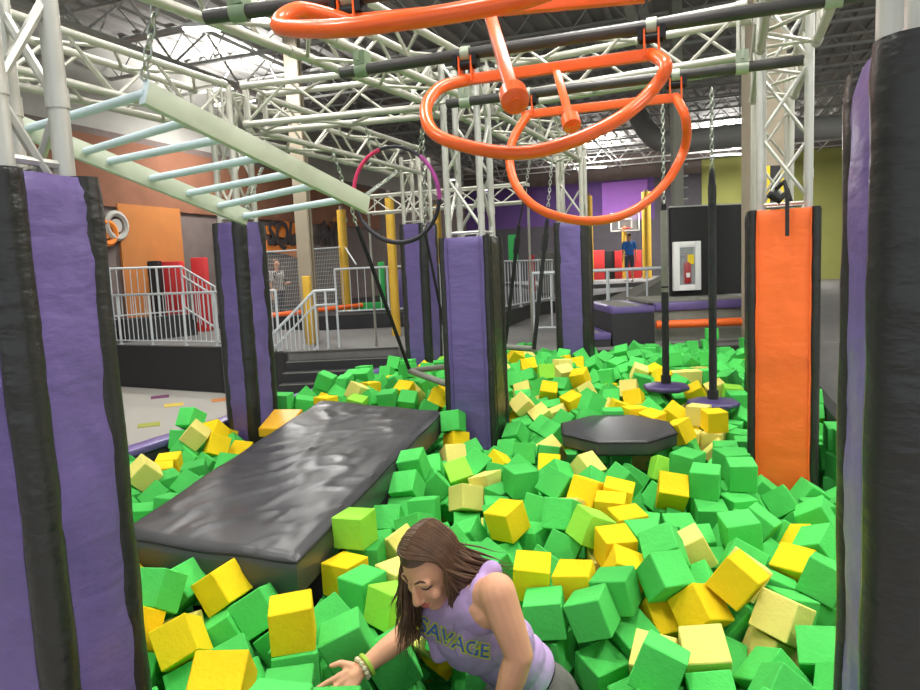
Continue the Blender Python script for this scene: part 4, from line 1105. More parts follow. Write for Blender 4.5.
LAB=[
[
"yellow foam cube lying closest to the outstretched hand of the woman",
"yellow foam cubes in the pit"
],
[
"green foam cube in the right foreground beside the black column",
"green foam cubes in the right foreground beside the black column"
],
[
"nearest yellow foam cube in front of the crash mat, left of the woman",
"yellow foam cubes in the pit"
],
[
"yellow foam cube in front of the crash mat, left of the woman",
"yellow foam cubes in front of the crash mat, left of the woman"
],
[
"green foam cube lying closest to the back hip of the woman",
"green foam cubes in the pit"
],
[
"green foam cube in front of the crash mat, left of the woman",
"green foam cubes in front of the crash mat, left of the woman"
],
[
"nearest yellow foam cube in the right foreground beside the black column",
"yellow foam cubes in the pit"
],
[
"rightmost cream foam cube in the right foreground beside the black column",
"cream foam cubes in the pit"
],
[
"green foam cube between the woman and the middle column",
"green foam cubes between the woman and the middle column"
],
[
"nearest cream foam cube in the right foreground beside the black column",
"cream foam cubes in the pit"
],
[
"yellow foam cube in the right foreground beside the black column",
"yellow foam cubes in the right foreground beside the black column"
],
[
"leftmost lime green foam cube in front of the crash mat, left of the woman",
"lime green foam cubes in the pit"
],
[
"yellow foam cube between the woman and the middle column",
"yellow foam cubes between the woman and the middle column"
],
[
"lime green foam cube lying closest to the near right corner of the crash mat",
"lime green foam cubes in the pit"
],
[
"yellow foam cube lying closest to the back hip of the woman",
"yellow foam cubes in the pit"
],
[
"nearest green foam cube in the right foreground beside the black column",
"green foam cubes in the pit"
],
[
"rightmost lime green foam cube between the woman and the middle column",
"lime green foam cubes in the pit"
],
[
"yellow foam cube lying closest to the near edge of the octagonal pad",
"yellow foam cubes in the pit"
],
[
"yellow foam cube lying closest to the near right corner of the crash mat",
"yellow foam cubes in the pit"
],
[
"cream foam cube between the woman and the middle column",
"cream foam cubes between the woman and the middle column"
],
[
"farthest cream foam cube in the right foreground beside the black column",
"cream foam cubes in the pit"
],
[
"leftmost yellow foam cube in the right foreground beside the black column",
"yellow foam cubes in the pit"
],
[
"leftmost cream foam cube on the left side of the long black crash mat",
"cream foam cubes in the pit"
],
[
"cream foam cube in the right foreground beside the black column",
"cream foam cubes in the right foreground beside the black column"
],
[
"highest lying green foam cube between the woman and the middle column",
"green foam cubes in the pit"
],
[
"yellow foam cube lying closest to the seat of the nearer disc swing",
"yellow foam cubes in the pit"
],
[
"green foam cube lying closest to the near right corner of the crash mat",
"green foam cubes in the pit"
],
[
"leftmost lime green foam cube between the woman and the middle column",
"lime green foam cubes in the pit"
],
[
"cream foam cube lying closest to the base of the purple column beside the patterned floor",
"cream foam cubes in the pit"
],
[
"leftmost green foam cube between the woman and the middle column",
"green foam cubes in the pit"
],
[
"nearest green foam cube in front of the crash mat, left of the woman",
"green foam cubes in the pit"
],
[
"rightmost yellow foam cube between the woman and the middle column",
"yellow foam cubes in the pit"
],
[
"green foam cube lying closest to the far right corner of the crash mat",
"green foam cubes in the pit"
],
[
"cream foam cube lying closest to the back hip of the woman",
"cream foam cubes in the pit"
],
[
"yellow foam cube lying closest to the right edge of the octagonal pad",
"yellow foam cubes in the pit"
],
[
"cream foam cube lying closest to the near edge of the octagonal pad",
"cream foam cubes in the pit"
],
[
"highest lying yellow foam cube between the woman and the middle column",
"yellow foam cubes in the pit"
],
[
"yellow foam cube on the left side of the long black crash mat",
"yellow foam cubes on the left side of the long black crash mat"
],
[
"green foam cube around the octagonal pad and the middle column base",
"green foam cubes around the octagonal pad and the middle column base"
],
[
"highest lying green foam cube on the left side of the long black crash mat",
"green foam cubes in the pit"
],
[
"highest lying green foam cube around the octagonal pad and the middle column base",
"green foam cubes in the pit"
],
[
"green foam cube lying closest to the base of the orange column",
"green foam cubes in the pit"
],
[
"leftmost yellow foam cube between the woman and the middle column",
"yellow foam cubes in the pit"
],
[
"lime green foam cube lying closest to the near edge of the octagonal pad",
"lime green foam cubes in the pit"
],
[
"farthest cream foam cube in front of the crash mat, left of the woman",
"cream foam cubes in the pit"
],
[
"highest lying cream foam cube around the octagonal pad and the middle column base",
"cream foam cubes in the pit"
],
[
"cream foam cube lying closest to the far right corner of the crash mat",
"cream foam cubes in the pit"
],
[
"leftmost green foam cube in front of the crash mat, left of the woman",
"green foam cubes in the pit"
],
[
"green foam cube on the left side of the long black crash mat",
"green foam cubes on the left side of the long black crash mat"
],
[
"green foam cube beyond the far end of the crash mat, near the stairs",
"green foam cubes beyond the far end of the crash mat, near the stairs"
],
[
"cream foam cube lying closest to the near right corner of the crash mat",
"cream foam cubes in the pit"
],
[
"cream foam cube lying closest to the seat of the nearer disc swing",
"cream foam cubes in the pit"
],
[
"yellow foam cube at the far end of the pit behind the middle column",
"yellow foam cubes at the far end of the pit behind the middle column"
],
[
"highest lying green foam cube beyond the far end of the crash mat, near the stairs",
"green foam cubes in the pit"
],
[
"nearest green foam cube beyond the far end of the crash mat, near the stairs",
"green foam cubes in the pit"
],
[
"yellow foam cube lying closest to the far right corner of the crash mat",
"yellow foam cubes in the pit"
],
[
"rightmost green foam cube in front of the crash mat, left of the woman",
"green foam cubes in the pit"
],
[
"nearest yellow foam cube at the far end of the pit behind the middle column",
"yellow foam cubes in the pit"
],
[
"farthest yellow foam cube around the octagonal pad and the middle column base",
"yellow foam cubes in the pit"
],
[
"rightmost green foam cube by the disc swings and the orange column",
"green foam cubes in the pit"
],
[
"yellow foam cube lying closest to the seat of the farther disc swing",
"yellow foam cubes in the pit"
],
[
"leftmost green foam cube beyond the far end of the crash mat, near the stairs",
"green foam cubes in the pit"
],
[
"green foam cube at the far end of the pit behind the middle column",
"green foam cubes at the far end of the pit behind the middle column"
],
[
"rightmost yellow foam cube beyond the far end of the crash mat, near the stairs",
"yellow foam cubes in the pit"
],
[
"yellow foam cube lying closest to the base of the purple column beside the patterned floor",
"yellow foam cubes in the pit"
],
[
"rightmost yellow foam cube at the far end of the pit behind the middle column",
"yellow foam cubes in the pit"
],
[
"highest lying green foam cube by the disc swings and the orange column",
"green foam cubes in the pit"
],
[
"rightmost yellow foam cube in the right foreground beside the black column",
"yellow foam cubes in the pit"
],
[
"cream foam cube around the octagonal pad and the middle column base",
"cream foam cubes around the octagonal pad and the middle column base"
],
[
"cream foam cube by the disc swings and the orange column",
"cream foam cubes by the disc swings and the orange column"
],
[
"leftmost yellow foam cube by the disc swings and the orange column",
"yellow foam cubes in the pit"
],
[
"nearest yellow foam cube around the octagonal pad and the middle column base",
"yellow foam cubes in the pit"
],
[
"only lime green foam cube at the far end of the pit behind the middle column",
"lime green foam cubes in the pit"
],
[
"leftmost cream foam cube by the disc swings and the orange column",
"cream foam cubes in the pit"
],
[
"cream foam cube at the far end of the pit behind the middle column",
"cream foam cubes at the far end of the pit behind the middle column"
],
[
"rightmost yellow foam cube on the left side of the long black crash mat",
"yellow foam cubes in the pit"
],
[
"green foam cube lying closest to the near edge of the octagonal pad",
"green foam cubes in the pit"
],
[
"green foam cube by the disc swings and the orange column",
"green foam cubes by the disc swings and the orange column"
],
[
"yellow foam cube around the octagonal pad and the middle column base",
"yellow foam cubes around the octagonal pad and the middle column base"
],
[
"leftmost cream foam cube beyond the far end of the crash mat, near the stairs",
"cream foam cubes in the pit"
],
[
"highest lying yellow foam cube beyond the far end of the crash mat, near the stairs",
"yellow foam cubes in the pit"
],
[
"nearest green foam cube around the octagonal pad and the middle column base",
"green foam cubes in the pit"
],
[
"nearest green foam cube on the left side of the long black crash mat",
"green foam cubes in the pit"
],
[
"farthest green foam cube by the disc swings and the orange column",
"green foam cubes in the pit"
],
[
"rightmost yellow foam cube around the octagonal pad and the middle column base",
"yellow foam cubes in the pit"
],
[
"leftmost lime green foam cube beyond the far end of the crash mat, near the stairs",
"lime green foam cubes in the pit"
],
[
"rightmost green foam cube around the octagonal pad and the middle column base",
"green foam cubes in the pit"
],
[
"highest lying yellow foam cube at the far end of the pit behind the middle column",
"yellow foam cubes in the pit"
],
[
"farthest yellow foam cube at the far end of the pit behind the middle column",
"yellow foam cubes in the pit"
],
[
"farthest green foam cube in the right foreground beside the black column",
"green foam cubes in the pit"
],
[
"green foam cube lying closest to the outstretched hand of the woman",
"green foam cubes in the pit"
],
[
"lime green foam cube lying closest to the seat of the farther disc swing",
"lime green foam cubes in the pit"
],
[
"cream foam cube lying closest to the outstretched hand of the woman",
"cream foam cubes in the pit"
],
[
"green foam cube lying closest to the base of the middle purple column",
"green foam cubes in the pit"
],
[
"nearest green foam cube between the woman and the middle column",
"green foam cubes in the pit"
],
[
"nearest yellow foam cube beyond the far end of the crash mat, near the stairs",
"yellow foam cubes in the pit"
],
[
"green foam cube lying closest to the right edge of the octagonal pad",
"green foam cubes in the pit"
],
[
"cream foam cube lying closest to the right edge of the octagonal pad",
"cream foam cubes in the pit"
],
[
"rightmost cream foam cube between the woman and the middle column",
"cream foam cubes in the pit"
],
[
"yellow foam cube beyond the far end of the crash mat, near the stairs",
"yellow foam cubes beyond the far end of the crash mat, near the stairs"
],
[
"rightmost cream foam cube at the far end of the pit behind the middle column",
"cream foam cubes in the pit"
],
[
"leftmost yellow foam cube on the left side of the long black crash mat",
"yellow foam cubes in the pit"
],
[
"highest lying cream foam cube at the far end of the pit behind the middle column",
"cream foam cubes in the pit"
],
[
"green foam cube lying closest to the seat of the farther disc swing",
"green foam cubes in the pit"
],
[
"green foam cube lying closest to the base of the tall narrow far column",
"green foam cubes in the pit"
],
[
"farthest cream foam cube around the octagonal pad and the middle column base",
"cream foam cubes in the pit"
],
[
"rightmost green foam cube at the far end of the pit behind the middle column",
"green foam cubes in the pit"
],
[
"farthest green foam cube at the far end of the pit behind the middle column",
"green foam cubes in the pit"
],
[
"rightmost green foam cube in the right foreground beside the black column",
"green foam cubes in the pit"
],
[
"rightmost cream foam cube beyond the far end of the crash mat, near the stairs",
"cream foam cubes in the pit"
],
[
"nearest green foam cube at the far end of the pit behind the middle column",
"green foam cubes in the pit"
],
[
"leftmost green foam cube in the right foreground beside the black column",
"green foam cubes in the pit"
],
[
"green foam cube lying closest to the base of the purple column beside the patterned floor",
"green foam cubes in the pit"
]
]
WORLD,EXPO=0.9,0.35
CUBE_DATA=[
(-260,2832,-422,1,3,-100,0,1,0),
(-101,2936,-452,16,-79,-10,-59,0,0),
(2388,4583,-421,70,10,-70,10,2,0),
(2677,4835,-390,7,-16,-90,41,0,0),
(1092,5266,-419,5,5,70,71,0,0),
(1287,5043,-421,69,-14,-69,-13,0,0),
(917,5319,-417,60,38,60,-36,0,0),
(-331,5473,-410,41,58,-44,55,0,0),
(-258,2544,-333,4,-42,52,75,0,0),
(-161,2657,-441,13,56,24,-78,0,9),
(-523,3104,-270,55,45,-55,45,0,0),
(-2288,3281,-300,37,11,-92,-11,0,0),
(-1614,3550,-413,50,49,-56,44,0,0),
(2213,3556,-312,5,-98,17,1,0,0),
(-106,4205,-270,62,-33,-63,-33,0,0),
(2463,4320,-270,0,-65,-76,0,0,0),
(2574,4631,-345,91,-17,30,-22,0,0),
(634,4919,-270,18,68,-18,68,0,0),
(1421,4892,-421,22,-67,-22,-67,0,0),
(792,5031,-270,0,-13,99,0,0,0),
(1139,5095,-296,81,-57,10,-9,0,0),
(1357,5028,-270,68,-19,-68,-19,0,0),
(1566,5039,-270,0,18,-98,0,0,0),
(1023,5371,-262,66,-9,75,-3,2,0),
(1236,5363,-311,49,3,-83,25,0,0),
(-228,5276,-418,17,18,68,69,0,0),
(1099,5569,-264,67,15,10,72,0,0),
(-1581,2234,-119,2,-71,-2,-71,0,0),
(-2325,2485,-119,48,50,-49,52,0,0),
(-1272,2762,-119,87,0,-1,50,0,6),
(9,2413,-379,80,-26,-49,-22,0,0),
(566,2364,-272,53,-42,21,71,0,95),
(1614,2426,-233,49,44,55,-52,0,0),
(-193,2782,-273,1,-99,-11,1,0,0),
(422,2641,-352,18,82,-48,26,0,0),
(1801,2942,-219,40,57,-44,56,0,0),
(2038,3149,-233,78,-16,-57,21,0,0),
(483,3215,-197,4,-64,76,4,0,0),
(1831,3382,-316,67,-11,-45,-58,0,0),
(1986,3325,-219,84,-22,50,-4,0,0),
(2275,3722,-262,48,-86,15,-8,0,0),
(-2595,3796,-156,56,58,-33,48,0,0),
(-11,3636,-134,71,-1,6,-70,0,0),
(144,3724,-143,2,-4,-68,-73,2,0),
(166,3898,-129,47,52,50,-50,2,0),
(-120,4183,-119,23,24,-67,-67,1,0),
(1318,4219,-270,22,22,-67,-67,0,0),
(2326,4218,-270,0,-8,100,1,0,0),
(2372,4364,-116,70,-2,-71,8,0,78),
(1641,4725,-135,32,48,-68,-46,0,0),
(-70,5041,-119,70,-12,-70,-12,0,0),
(-1971,5008,-76,26,-75,58,-20,0,0),
(624,5110,-270,0,-44,90,0,0,0),
(990,5122,-301,9,-9,-85,52,0,0),
(1349,5050,-119,64,-30,64,30,2,74),
(1540,5026,-119,54,54,46,46,0,0),
(1283,5218,-264,82,1,-17,-55,0,0),
(-1589,5968,-56,78,12,60,-12,0,0),
(2906,5994,-112,56,46,65,22,0,0),
(-1482,6118,69,99,5,11,0,0,0),
(-483,6081,-43,3,-2,-75,66,0,0),
(1176,6605,13,6,-70,1,71,0,0),
(2235,6808,20,7,70,6,-70,0,0),
(3149,6611,14,18,-68,12,70,0,0),
(3825,8097,-95,53,-55,45,-46,0,0),
(-422,1900,32,0,-71,-71,0,0,91),
(-1608,2063,-22,27,-78,52,21,0,0),
(-1423,2383,-88,61,-13,-70,35,0,0),
(-1106,2169,-132,27,-56,-16,-77,0,0),
(619,2223,-183,48,-25,75,-37,0,0),
(-2867,2415,-121,68,-11,-71,-11,0,0),
(-2331,2503,32,13,-70,13,68,0,0),
(-1433,2580,-118,1,73,-68,1,0,0),
(700,2440,-189,85,-49,-20,0,0,0),
(1020,2394,-264,2,24,12,96,0,0),
(1837,2505,-131,7,-16,-91,37,0,0),
(-2844,2643,32,60,38,-60,38,0,0),
(-2271,2659,-116,52,49,-44,54,1,0),
(-1088,2748,-118,65,51,35,44,0,0),
(-27,2646,-271,34,80,41,-28,0,0),
(490,2514,-218,54,45,65,-28,0,9),
(616,2636,-264,64,-23,-53,-50,0,0),
(-1939,2947,-119,21,-68,-21,-68,0,0),
(-561,2935,-119,99,0,0,-11,0,0),
(1735,2688,-109,28,-64,-1,72,0,0),
(-2474,2942,-217,46,-57,15,-67,0,0),
(-33,3290,-177,81,6,-34,-47,0,0),
(1835,3219,-259,4,2,93,36,0,0),
(-2194,3322,-140,86,9,-50,-11,0,0),
(507,3354,-79,64,24,-65,-34,0,0),
(800,3257,-41,10,-70,2,71,0,0),
(1934,3412,-96,17,47,0,87,0,0),
(-2810,3584,-118,11,-70,10,70,2,0),
(-2344,3575,-141,20,70,-23,-64,0,0),
(492,3526,-135,61,-77,16,5,0,0),
(695,3412,-24,49,-51,43,56,0,0),
(1754,3492,-167,99,6,0,13,0,0),
(1921,3596,-252,86,40,-33,2,0,0),
(2159,3412,-203,64,10,-69,-34,0,0),
(-2411,3799,-114,50,-84,-19,-12,1,0),
(-2131,3822,-150,45,28,-55,64,0,0),
(-1746,3708,-119,64,29,64,-29,0,0),
(-396,3633,-88,73,21,-25,60,0,0),
(-8,3787,-126,5,-70,-71,0,0,9),
(164,3673,4,2,-68,-4,73,0,9),
(537,3737,-7,24,62,1,75,0,0),
(817,3568,-6,84,3,11,-54,0,0),
(1616,3621,-156,67,9,-73,7,0,0),
(2214,3967,-147,51,-63,39,44,0,2),
(-1584,3834,-421,71,-1,71,1,0,0),
(-190,3956,-248,18,-19,-3,-96,0,0),
(2,4030,-188,77,54,32,-9,0,0),
(205,3855,19,30,64,-33,62,0,9),
(1342,4230,-119,27,65,-27,65,0,0),
(-272,4101,-270,40,41,58,58,0,0),
(154,4134,-119,15,-69,-14,-69,0,0),
(1672,4220,-95,7,51,-85,-12,1,0),
(1753,4360,-120,39,-59,-41,-57,0,0),
(2333,4171,-120,89,1,0,-46,0,90),
(2367,4412,30,70,-5,-71,5,0,78),
(-1986,4654,-50,40,58,48,-52,0,0),
(-1828,4678,-173,23,8,97,6,0,0),
(88,4747,-88,56,-5,-42,71,0,0),
(1567,4747,-3,81,15,54,-17,0,97),
(-2220,5056,-25,9,82,55,-13,0,0),
(-101,4859,-64,44,-21,-85,19,0,0),
(487,4896,-46,83,8,50,25,0,0),
(-2153,5193,142,65,36,-50,45,0,49),
(-1954,5160,58,14,66,-41,-62,0,0),
(768,5036,-119,70,-8,-70,-8,0,39),
(1168,5064,-122,54,53,47,45,0,87),
(847,5214,-204,54,-20,52,63,0,0),
(1075,5241,-132,15,98,3,15,0,0),
(886,5345,-126,12,-90,19,-36,0,0),
(1360,5627,30,28,59,-7,-75,0,0),
(-222,5662,-91,21,-67,-14,-70,0,0),
(654,5728,13,93,15,-32,-9,0,0),
(998,5643,59,66,-52,42,-33,0,0),
(1125,5778,60,46,-40,-65,-46,1,0),
(-1627,5983,107,70,-10,-69,-14,0,0),
(616,5885,56,69,-51,35,37,0,0),
(956,5830,42,74,19,2,-65,0,0),
(1924,5820,8,16,-86,-6,47,2,0),
(2895,5734,-112,94,-30,1,-15,0,0),
(2996,6147,-50,46,-73,-49,-7,0,0),
(-630,6035,103,55,-45,-48,-52,0,0),
(-480,6046,104,73,5,5,-68,0,0),
(1304,6274,-8,85,-4,-44,27,0,0),
(3180,6265,-173,7,8,66,74,0,0),
(-1264,6252,169,26,58,60,-48,1,0),
(1759,6142,122,10,-74,9,-66,0,0),
(500,6698,167,48,-42,62,46,0,0),
(678,6677,155,74,-11,4,-66,0,0),
(3020,6711,107,34,-80,-49,7,0,0),
(-1094,6864,43,98,-7,5,15,0,0),
(1565,7044,-27,61,-69,-26,-30,0,0),
(2225,7171,148,61,-74,-19,20,0,0),
(2420,6952,15,42,57,-38,60,0,0),
(2488,6797,23,1,96,28,0,0,0),
(3233,6748,24,9,-96,20,15,0,0),
(1572,7237,-5,54,50,44,-51,1,0),
(-509,7497,98,72,52,22,-41,2,0),
(-263,7474,112,77,-5,4,64,0,0),
(2868,7313,71,5,2,-55,-83,0,0),
(3694,7653,42,68,-32,45,48,0,0),
(-1093,7603,79,14,-98,-3,-11,0,0),
(3856,8103,55,17,0,2,98,1,0),
(-828,8452,43,5,-16,-59,79,0,0),
(-777,8609,42,68,-17,-71,-8,0,0),
(3789,8983,53,100,0,-1,-6,0,0),
(-44,1834,-34,92,-37,-9,1,0,0),
(-1420,2033,36,42,-60,41,55,0,0),
(-583,2029,32,70,5,-71,5,0,6),
(-439,2285,67,64,-42,37,-53,0,6),
(-2590,2182,-97,46,48,-67,33,0,0),
(-2226,2049,12,60,-35,54,47,0,0),
(-1486,2190,32,37,-60,37,60,0,0),
(-1229,2409,-93,7,-4,-95,31,0,48),
(-1118,2064,3,42,34,48,69,0,0),
(549,2059,-126,16,23,28,92,0,0),
(840,2300,-201,71,31,64,4,0,0),
(1291,2074,-183,37,0,-90,-22,0,0),
(1514,2134,-200,92,37,13,-12,0,0),
(-2878,2435,30,47,-50,-49,-53,0,0),
(-1613,2385,-119,49,-51,49,51,0,0),
(-1380,2685,32,1,14,99,-1,0,0),
(-1160,2591,-52,12,98,-4,12,2,0),
(-293,2510,-173,36,8,78,-51,0,6),
(2,2444,-206,50,-64,44,-38,0,9),
(645,2340,-83,23,74,48,-42,2,34),
(910,2428,-151,56,-16,48,66,0,2),
(1104,2423,-141,33,50,70,38,2,24),
(1314,2540,-228,22,19,96,4,1,0),
(1508,2293,-110,72,-40,-56,9,0,0),
(1708,2261,-133,89,27,-12,34,0,0),
(-3036,2668,3,5,88,-16,44,0,0),
(-2722,2552,128,16,-83,12,52,0,0),
(-2430,2703,-36,26,63,70,-21,0,0),
(-2110,2748,-69,31,62,72,-3,0,0),
(-1743,2871,-157,14,56,73,37,0,0),
(-1544,2762,-134,74,22,31,56,0,0),
(-1221,2801,65,22,52,-76,-33,0,6),
(-596,2780,-126,41,58,47,-52,0,0),
(-421,2728,-116,92,0,-2,-38,0,0),
(311,2595,-175,8,30,95,0,0,9),
(629,2569,-128,18,-8,82,-54,0,9),
(773,2647,-97,25,-58,-73,-25,1,22),
(1395,2680,-118,80,-16,-56,-11,0,2),
(1524,2628,-224,0,27,91,31,0,0),
(1676,2515,-91,4,-18,-98,10,0,0),
(-2961,2833,-26,25,-64,-61,39,0,0),
(-2119,2924,-119,71,71,2,2,0,0),
(-2003,2959,33,99,0,0,-13,0,0),
(455,2685,-142,18,-25,85,-43,0,9),
(804,2849,-74,4,-79,-62,-3,0,0),
(1058,2819,-106,58,66,2,48,0,0),
(1590,2774,-85,42,72,42,35,0,0),
(1699,2656,44,17,4,-20,96,0,0),
(-2967,3210,-117,56,2,1,-83,0,0),
(-2807,3069,-98,14,-43,-7,-89,0,0),
(-2519,3021,-93,20,-82,41,33,0,0),
(-2355,3104,-119,54,-45,-54,-47,0,0),
(-478,3078,32,53,47,-53,47,0,6),
(-275,3045,-77,45,39,80,-5,0,0),
(20,2971,-118,27,-51,15,-80,0,0),
(340,3082,-107,41,-77,-37,-32,0,0),
(632,3058,-59,5,-70,1,-71,2,99),
(942,2998,-163,60,-39,46,52,0,0),
(1829,2824,-84,22,-97,12,8,0,0),
(-1936,3380,-108,45,87,20,-3,0,0),
(339,3283,-177,46,45,-55,-52,1,0),
(642,3225,-44,8,1,-5,100,0,0),
(946,3212,-43,67,74,-5,-6,0,0),
(1290,3288,-68,20,-20,-63,-73,0,2),
(1665,3284,-165,26,68,-68,-11,1,0),
(1775,3398,4,2,93,-26,26,0,2),
(-2745,3758,-52,6,-18,-94,30,0,0),
(-2502,3621,-114,70,-14,67,-21,0,0),
(-2331,3647,-6,67,-10,-65,33,0,0),
(-2165,3661,-105,11,84,10,52,0,0),
(-1614,3584,-27,75,65,-3,-8,0,0),
(-423,3469,-160,11,-2,92,37,0,0),
(-169,3523,-90,30,-30,17,89,0,0),
(168,3532,-141,11,-3,99,7,0,0),
(342,3530,-99,62,29,-54,-49,0,0),
(559,3549,2,56,-77,29,-9,0,0),
(897,3399,-24,3,-58,81,6,0,112),
(1279,3513,-13,48,-43,57,-51,0,2),
(1595,3452,-137,2,-17,68,-71,0,0),
(2061,3618,-167,36,87,-24,24,0,0),
(-2519,3826,7,57,-62,50,20,0,0),
(-2277,3833,-51,22,-7,96,-16,0,0),
(-1966,3689,-107,7,-17,-39,90,0,0),
(-1629,3804,-22,56,8,47,68,0,0),
(-366,3766,-17,15,-60,30,-73,0,9),
(-194,3714,-141,61,39,40,-56,0,0),
(169,3479,40,30,69,64,-15,0,0),
(342,3732,6,1,-100,-1,3,0,0),
(733,3703,38,54,26,28,75,0,0),
(1122,3707,-34,29,-95,10,3,0,2),
(1289,3665,2,8,-70,2,71,0,2),
(1471,3757,11,46,-53,42,57,0,0),
(1768,3920,-246,40,20,89,-8,0,0),
(2176,3801,-104,40,30,-49,72,0,0),
(-2679,3922,23,64,-36,53,43,0,0),
(-2259,4107,25,58,38,-29,66,0,0),
(-2110,3991,-117,1,-1,-100,0,0,0),
(-330,3942,-56,20,57,-78,18,0,0),
(-86,4009,-46,38,20,-85,31,0,9),
(297,4120,14,48,19,70,-49,0,0),
(989,4102,-163,30,0,-94,13,0,0),
(1226,4081,-169,43,-79,41,-12,0,0),
(1924,4034,-196,10,88,-11,46,0,0),
(-1784,4236,-202,44,44,76,17,0,0),
(-292,4110,-119,0,-81,-58,0,0,0),
(-6,4277,-19,30,-87,-37,-16,0,0),
(2338,4159,31,51,-49,50,50,0,2),
(-2396,4544,-14,34,66,16,66,0,0),
(-1914,4315,55,66,-26,-62,-34,0,49),
(-1702,4270,1,51,16,-30,79,0,0),
(-1776,4430,83,61,-50,42,-45,0,49),
(-1508,4330,140,18,71,62,-29,0,49),
(-64,4642,-94,21,84,-48,18,0,0),
(311,4868,-114,31,80,13,50,0,0),
(476,4677,-113,52,-39,70,32,0,0),
(580,4717,17,9,2,-62,78,0,39),
(1516,4758,139,12,93,32,15,1,35),
(2632,4804,-196,83,36,-32,28,0,0),
(-1772,4931,-24,35,65,10,67,0,0),
(-61,5012,68,67,20,55,-46,1,56),
(98,4980,-89,78,18,-26,55,0,0),
(634,4925,-4,39,41,29,77,2,69),
(1432,4880,-157,17,-60,-40,-68,0,0),
(1795,4854,33,67,24,67,-22,2,70),
(2159,4780,23,4,-2,10,99,0,0),
(-2074,5009,85,29,-87,-12,-38,0,49),
(-1690,5115,27,3,9,51,86,1,76),
(571,5100,-40,26,-76,55,-22,0,0),
(901,5092,27,4,-42,56,-72,0,0),
(1462,5053,33,10,-10,-70,70,0,0),
(1697,5081,32,13,-69,14,70,1,0),
(2147,4995,-36,50,-70,-29,-42,0,0),
(-1947,5470,79,30,72,0,62,1,0),
(-1345,5454,-32,39,49,53,-57,0,0),
(753,5214,-50,60,-67,24,38,1,0),
(1877,5183,26,48,-2,6,-88,0,0),
(-297,5461,-260,100,4,0,8,0,0),
(1257,5461,157,57,-59,-41,-40,1,79),
(2094,5333,-28,11,-73,58,35,1,0),
(2201,5520,46,47,-52,43,57,0,0),
(-1267,5791,100,0,-65,-76,0,0,0),
(-487,5431,-250,8,28,56,77,0,0),
(560,5621,119,6,33,26,-91,0,0),
(1066,5473,114,71,-38,-7,-59,0,0),
(1211,5638,121,76,24,-38,-47,2,0),
(1943,5563,40,49,75,29,34,0,0),
(-1579,5978,258,70,7,71,-4,0,62),
(777,5855,100,63,4,-77,-13,0,63),
(1755,5836,87,83,29,47,0,0,0),
(2080,5863,71,28,-65,69,-13,0,0),
(3042,5847,-220,60,-56,-44,38,1,0),
(-1623,6154,190,68,-64,-27,-24,0,0),
(-707,5876,97,48,49,47,56,0,0),
(-473,5903,220,65,-25,40,60,0,50),
(-322,6046,43,68,28,-60,-30,0,0),
(768,6295,86,56,-18,-80,12,2,0),
(1596,6149,100,42,46,59,-52,0,0),
(2794,5996,50,21,51,66,-51,0,0),
(3024,6315,0,72,-37,-41,42,0,0),
(-1187,6394,209,36,-74,-57,-3,0,50),
(-349,6274,71,43,86,-10,28,0,0),
(-160,6367,-9,38,-34,64,-58,0,0),
(1244,6443,18,98,6,-15,8,0,0),
(3048,6467,20,11,27,-18,94,0,0),
(-1350,6478,220,33,45,59,-58,0,0),
(-523,6381,223,13,61,-56,54,0,0),
(317,6606,165,69,-1,-72,-5,0,0),
(680,6864,221,22,5,91,34,0,63),
(838,6715,140,69,-11,-69,20,0,0),
(997,6681,171,53,-49,51,-47,0,0),
(1340,6690,82,21,70,28,-63,0,0),
(1668,6763,22,88,-15,-45,1,1,0),
(2912,6736,217,78,-49,38,7,0,0),
(-922,6931,173,64,-34,-63,-29,1,100),
(-767,7038,33,11,98,-1,14,0,0),
(181,6856,63,46,68,-58,-1,0,0),
(1687,6947,62,18,-40,-2,90,0,0),
(2293,6784,171,51,-52,49,-49,2,75),
(3309,6723,158,61,1,77,18,0,0),
(1393,7054,74,52,8,-84,-16,0,0),
(2216,7394,225,67,45,-58,-2,0,0),
(-630,7346,127,72,9,65,-22,0,0),
(-484,7285,135,57,-41,62,34,0,0),
(744,7359,208,30,-64,18,-68,0,0),
(1773,7346,11,26,52,77,-24,0,0),
(2125,7595,146,48,-66,48,32,0,0),
(3028,7339,141,99,10,-14,0,1,0),
(139,7755,103,42,65,64,2,0,0),
(927,7534,135,83,-20,-34,-40,0,0),
(1413,7740,39,17,-57,62,51,0,0),
(3349,7801,139,10,-83,49,-26,0,0),
(567,8085,168,67,-23,-43,56,0,0),
(1086,7997,134,5,36,92,-17,0,0),
(-981,8105,56,4,-18,-96,23,0,0),
(3157,8237,197,71,-1,-70,7,0,0),
(411,8381,201,43,-1,-2,-90,0,0),
(3904,8279,115,59,6,78,-21,0,0),
(-627,8561,58,70,-13,-70,-11,0,0),
(660,8913,203,64,30,64,-30,0,0),
(3108,8722,52,71,7,-70,7,0,0),
(3071,9080,190,0,8,99,-6,0,108),
(3271,9037,52,71,-2,-71,-2,0,0),
(3769,9014,204,1,0,100,0,0,0),
(743,9240,203,52,-48,52,48,0,0),
(-465,1460,333,56,-55,-44,44,0,31),
(-793,1745,43,76,8,-55,-34,2,0),
(-581,1850,32,5,0,0,100,0,0),
(1579,1791,4,67,-45,-55,24,0,0),
(-1542,1884,35,69,69,13,16,0,0),
(-757,2023,-1,38,63,-63,26,0,0),
(-2740,2211,-119,41,57,41,-57,0,0),
(-1972,1969,28,50,58,44,47,0,0),
(-1900,2169,1,9,-89,-10,43,0,0),
(-1467,2466,32,19,60,28,72,0,0),
(-1247,2249,-42,52,50,-68,-7,0,0),
(-1079,2427,21,23,-4,93,-27,1,4),
(-913,2142,-90,89,36,-4,28,0,0),
(-605,2217,31,55,55,-45,-44,0,6),
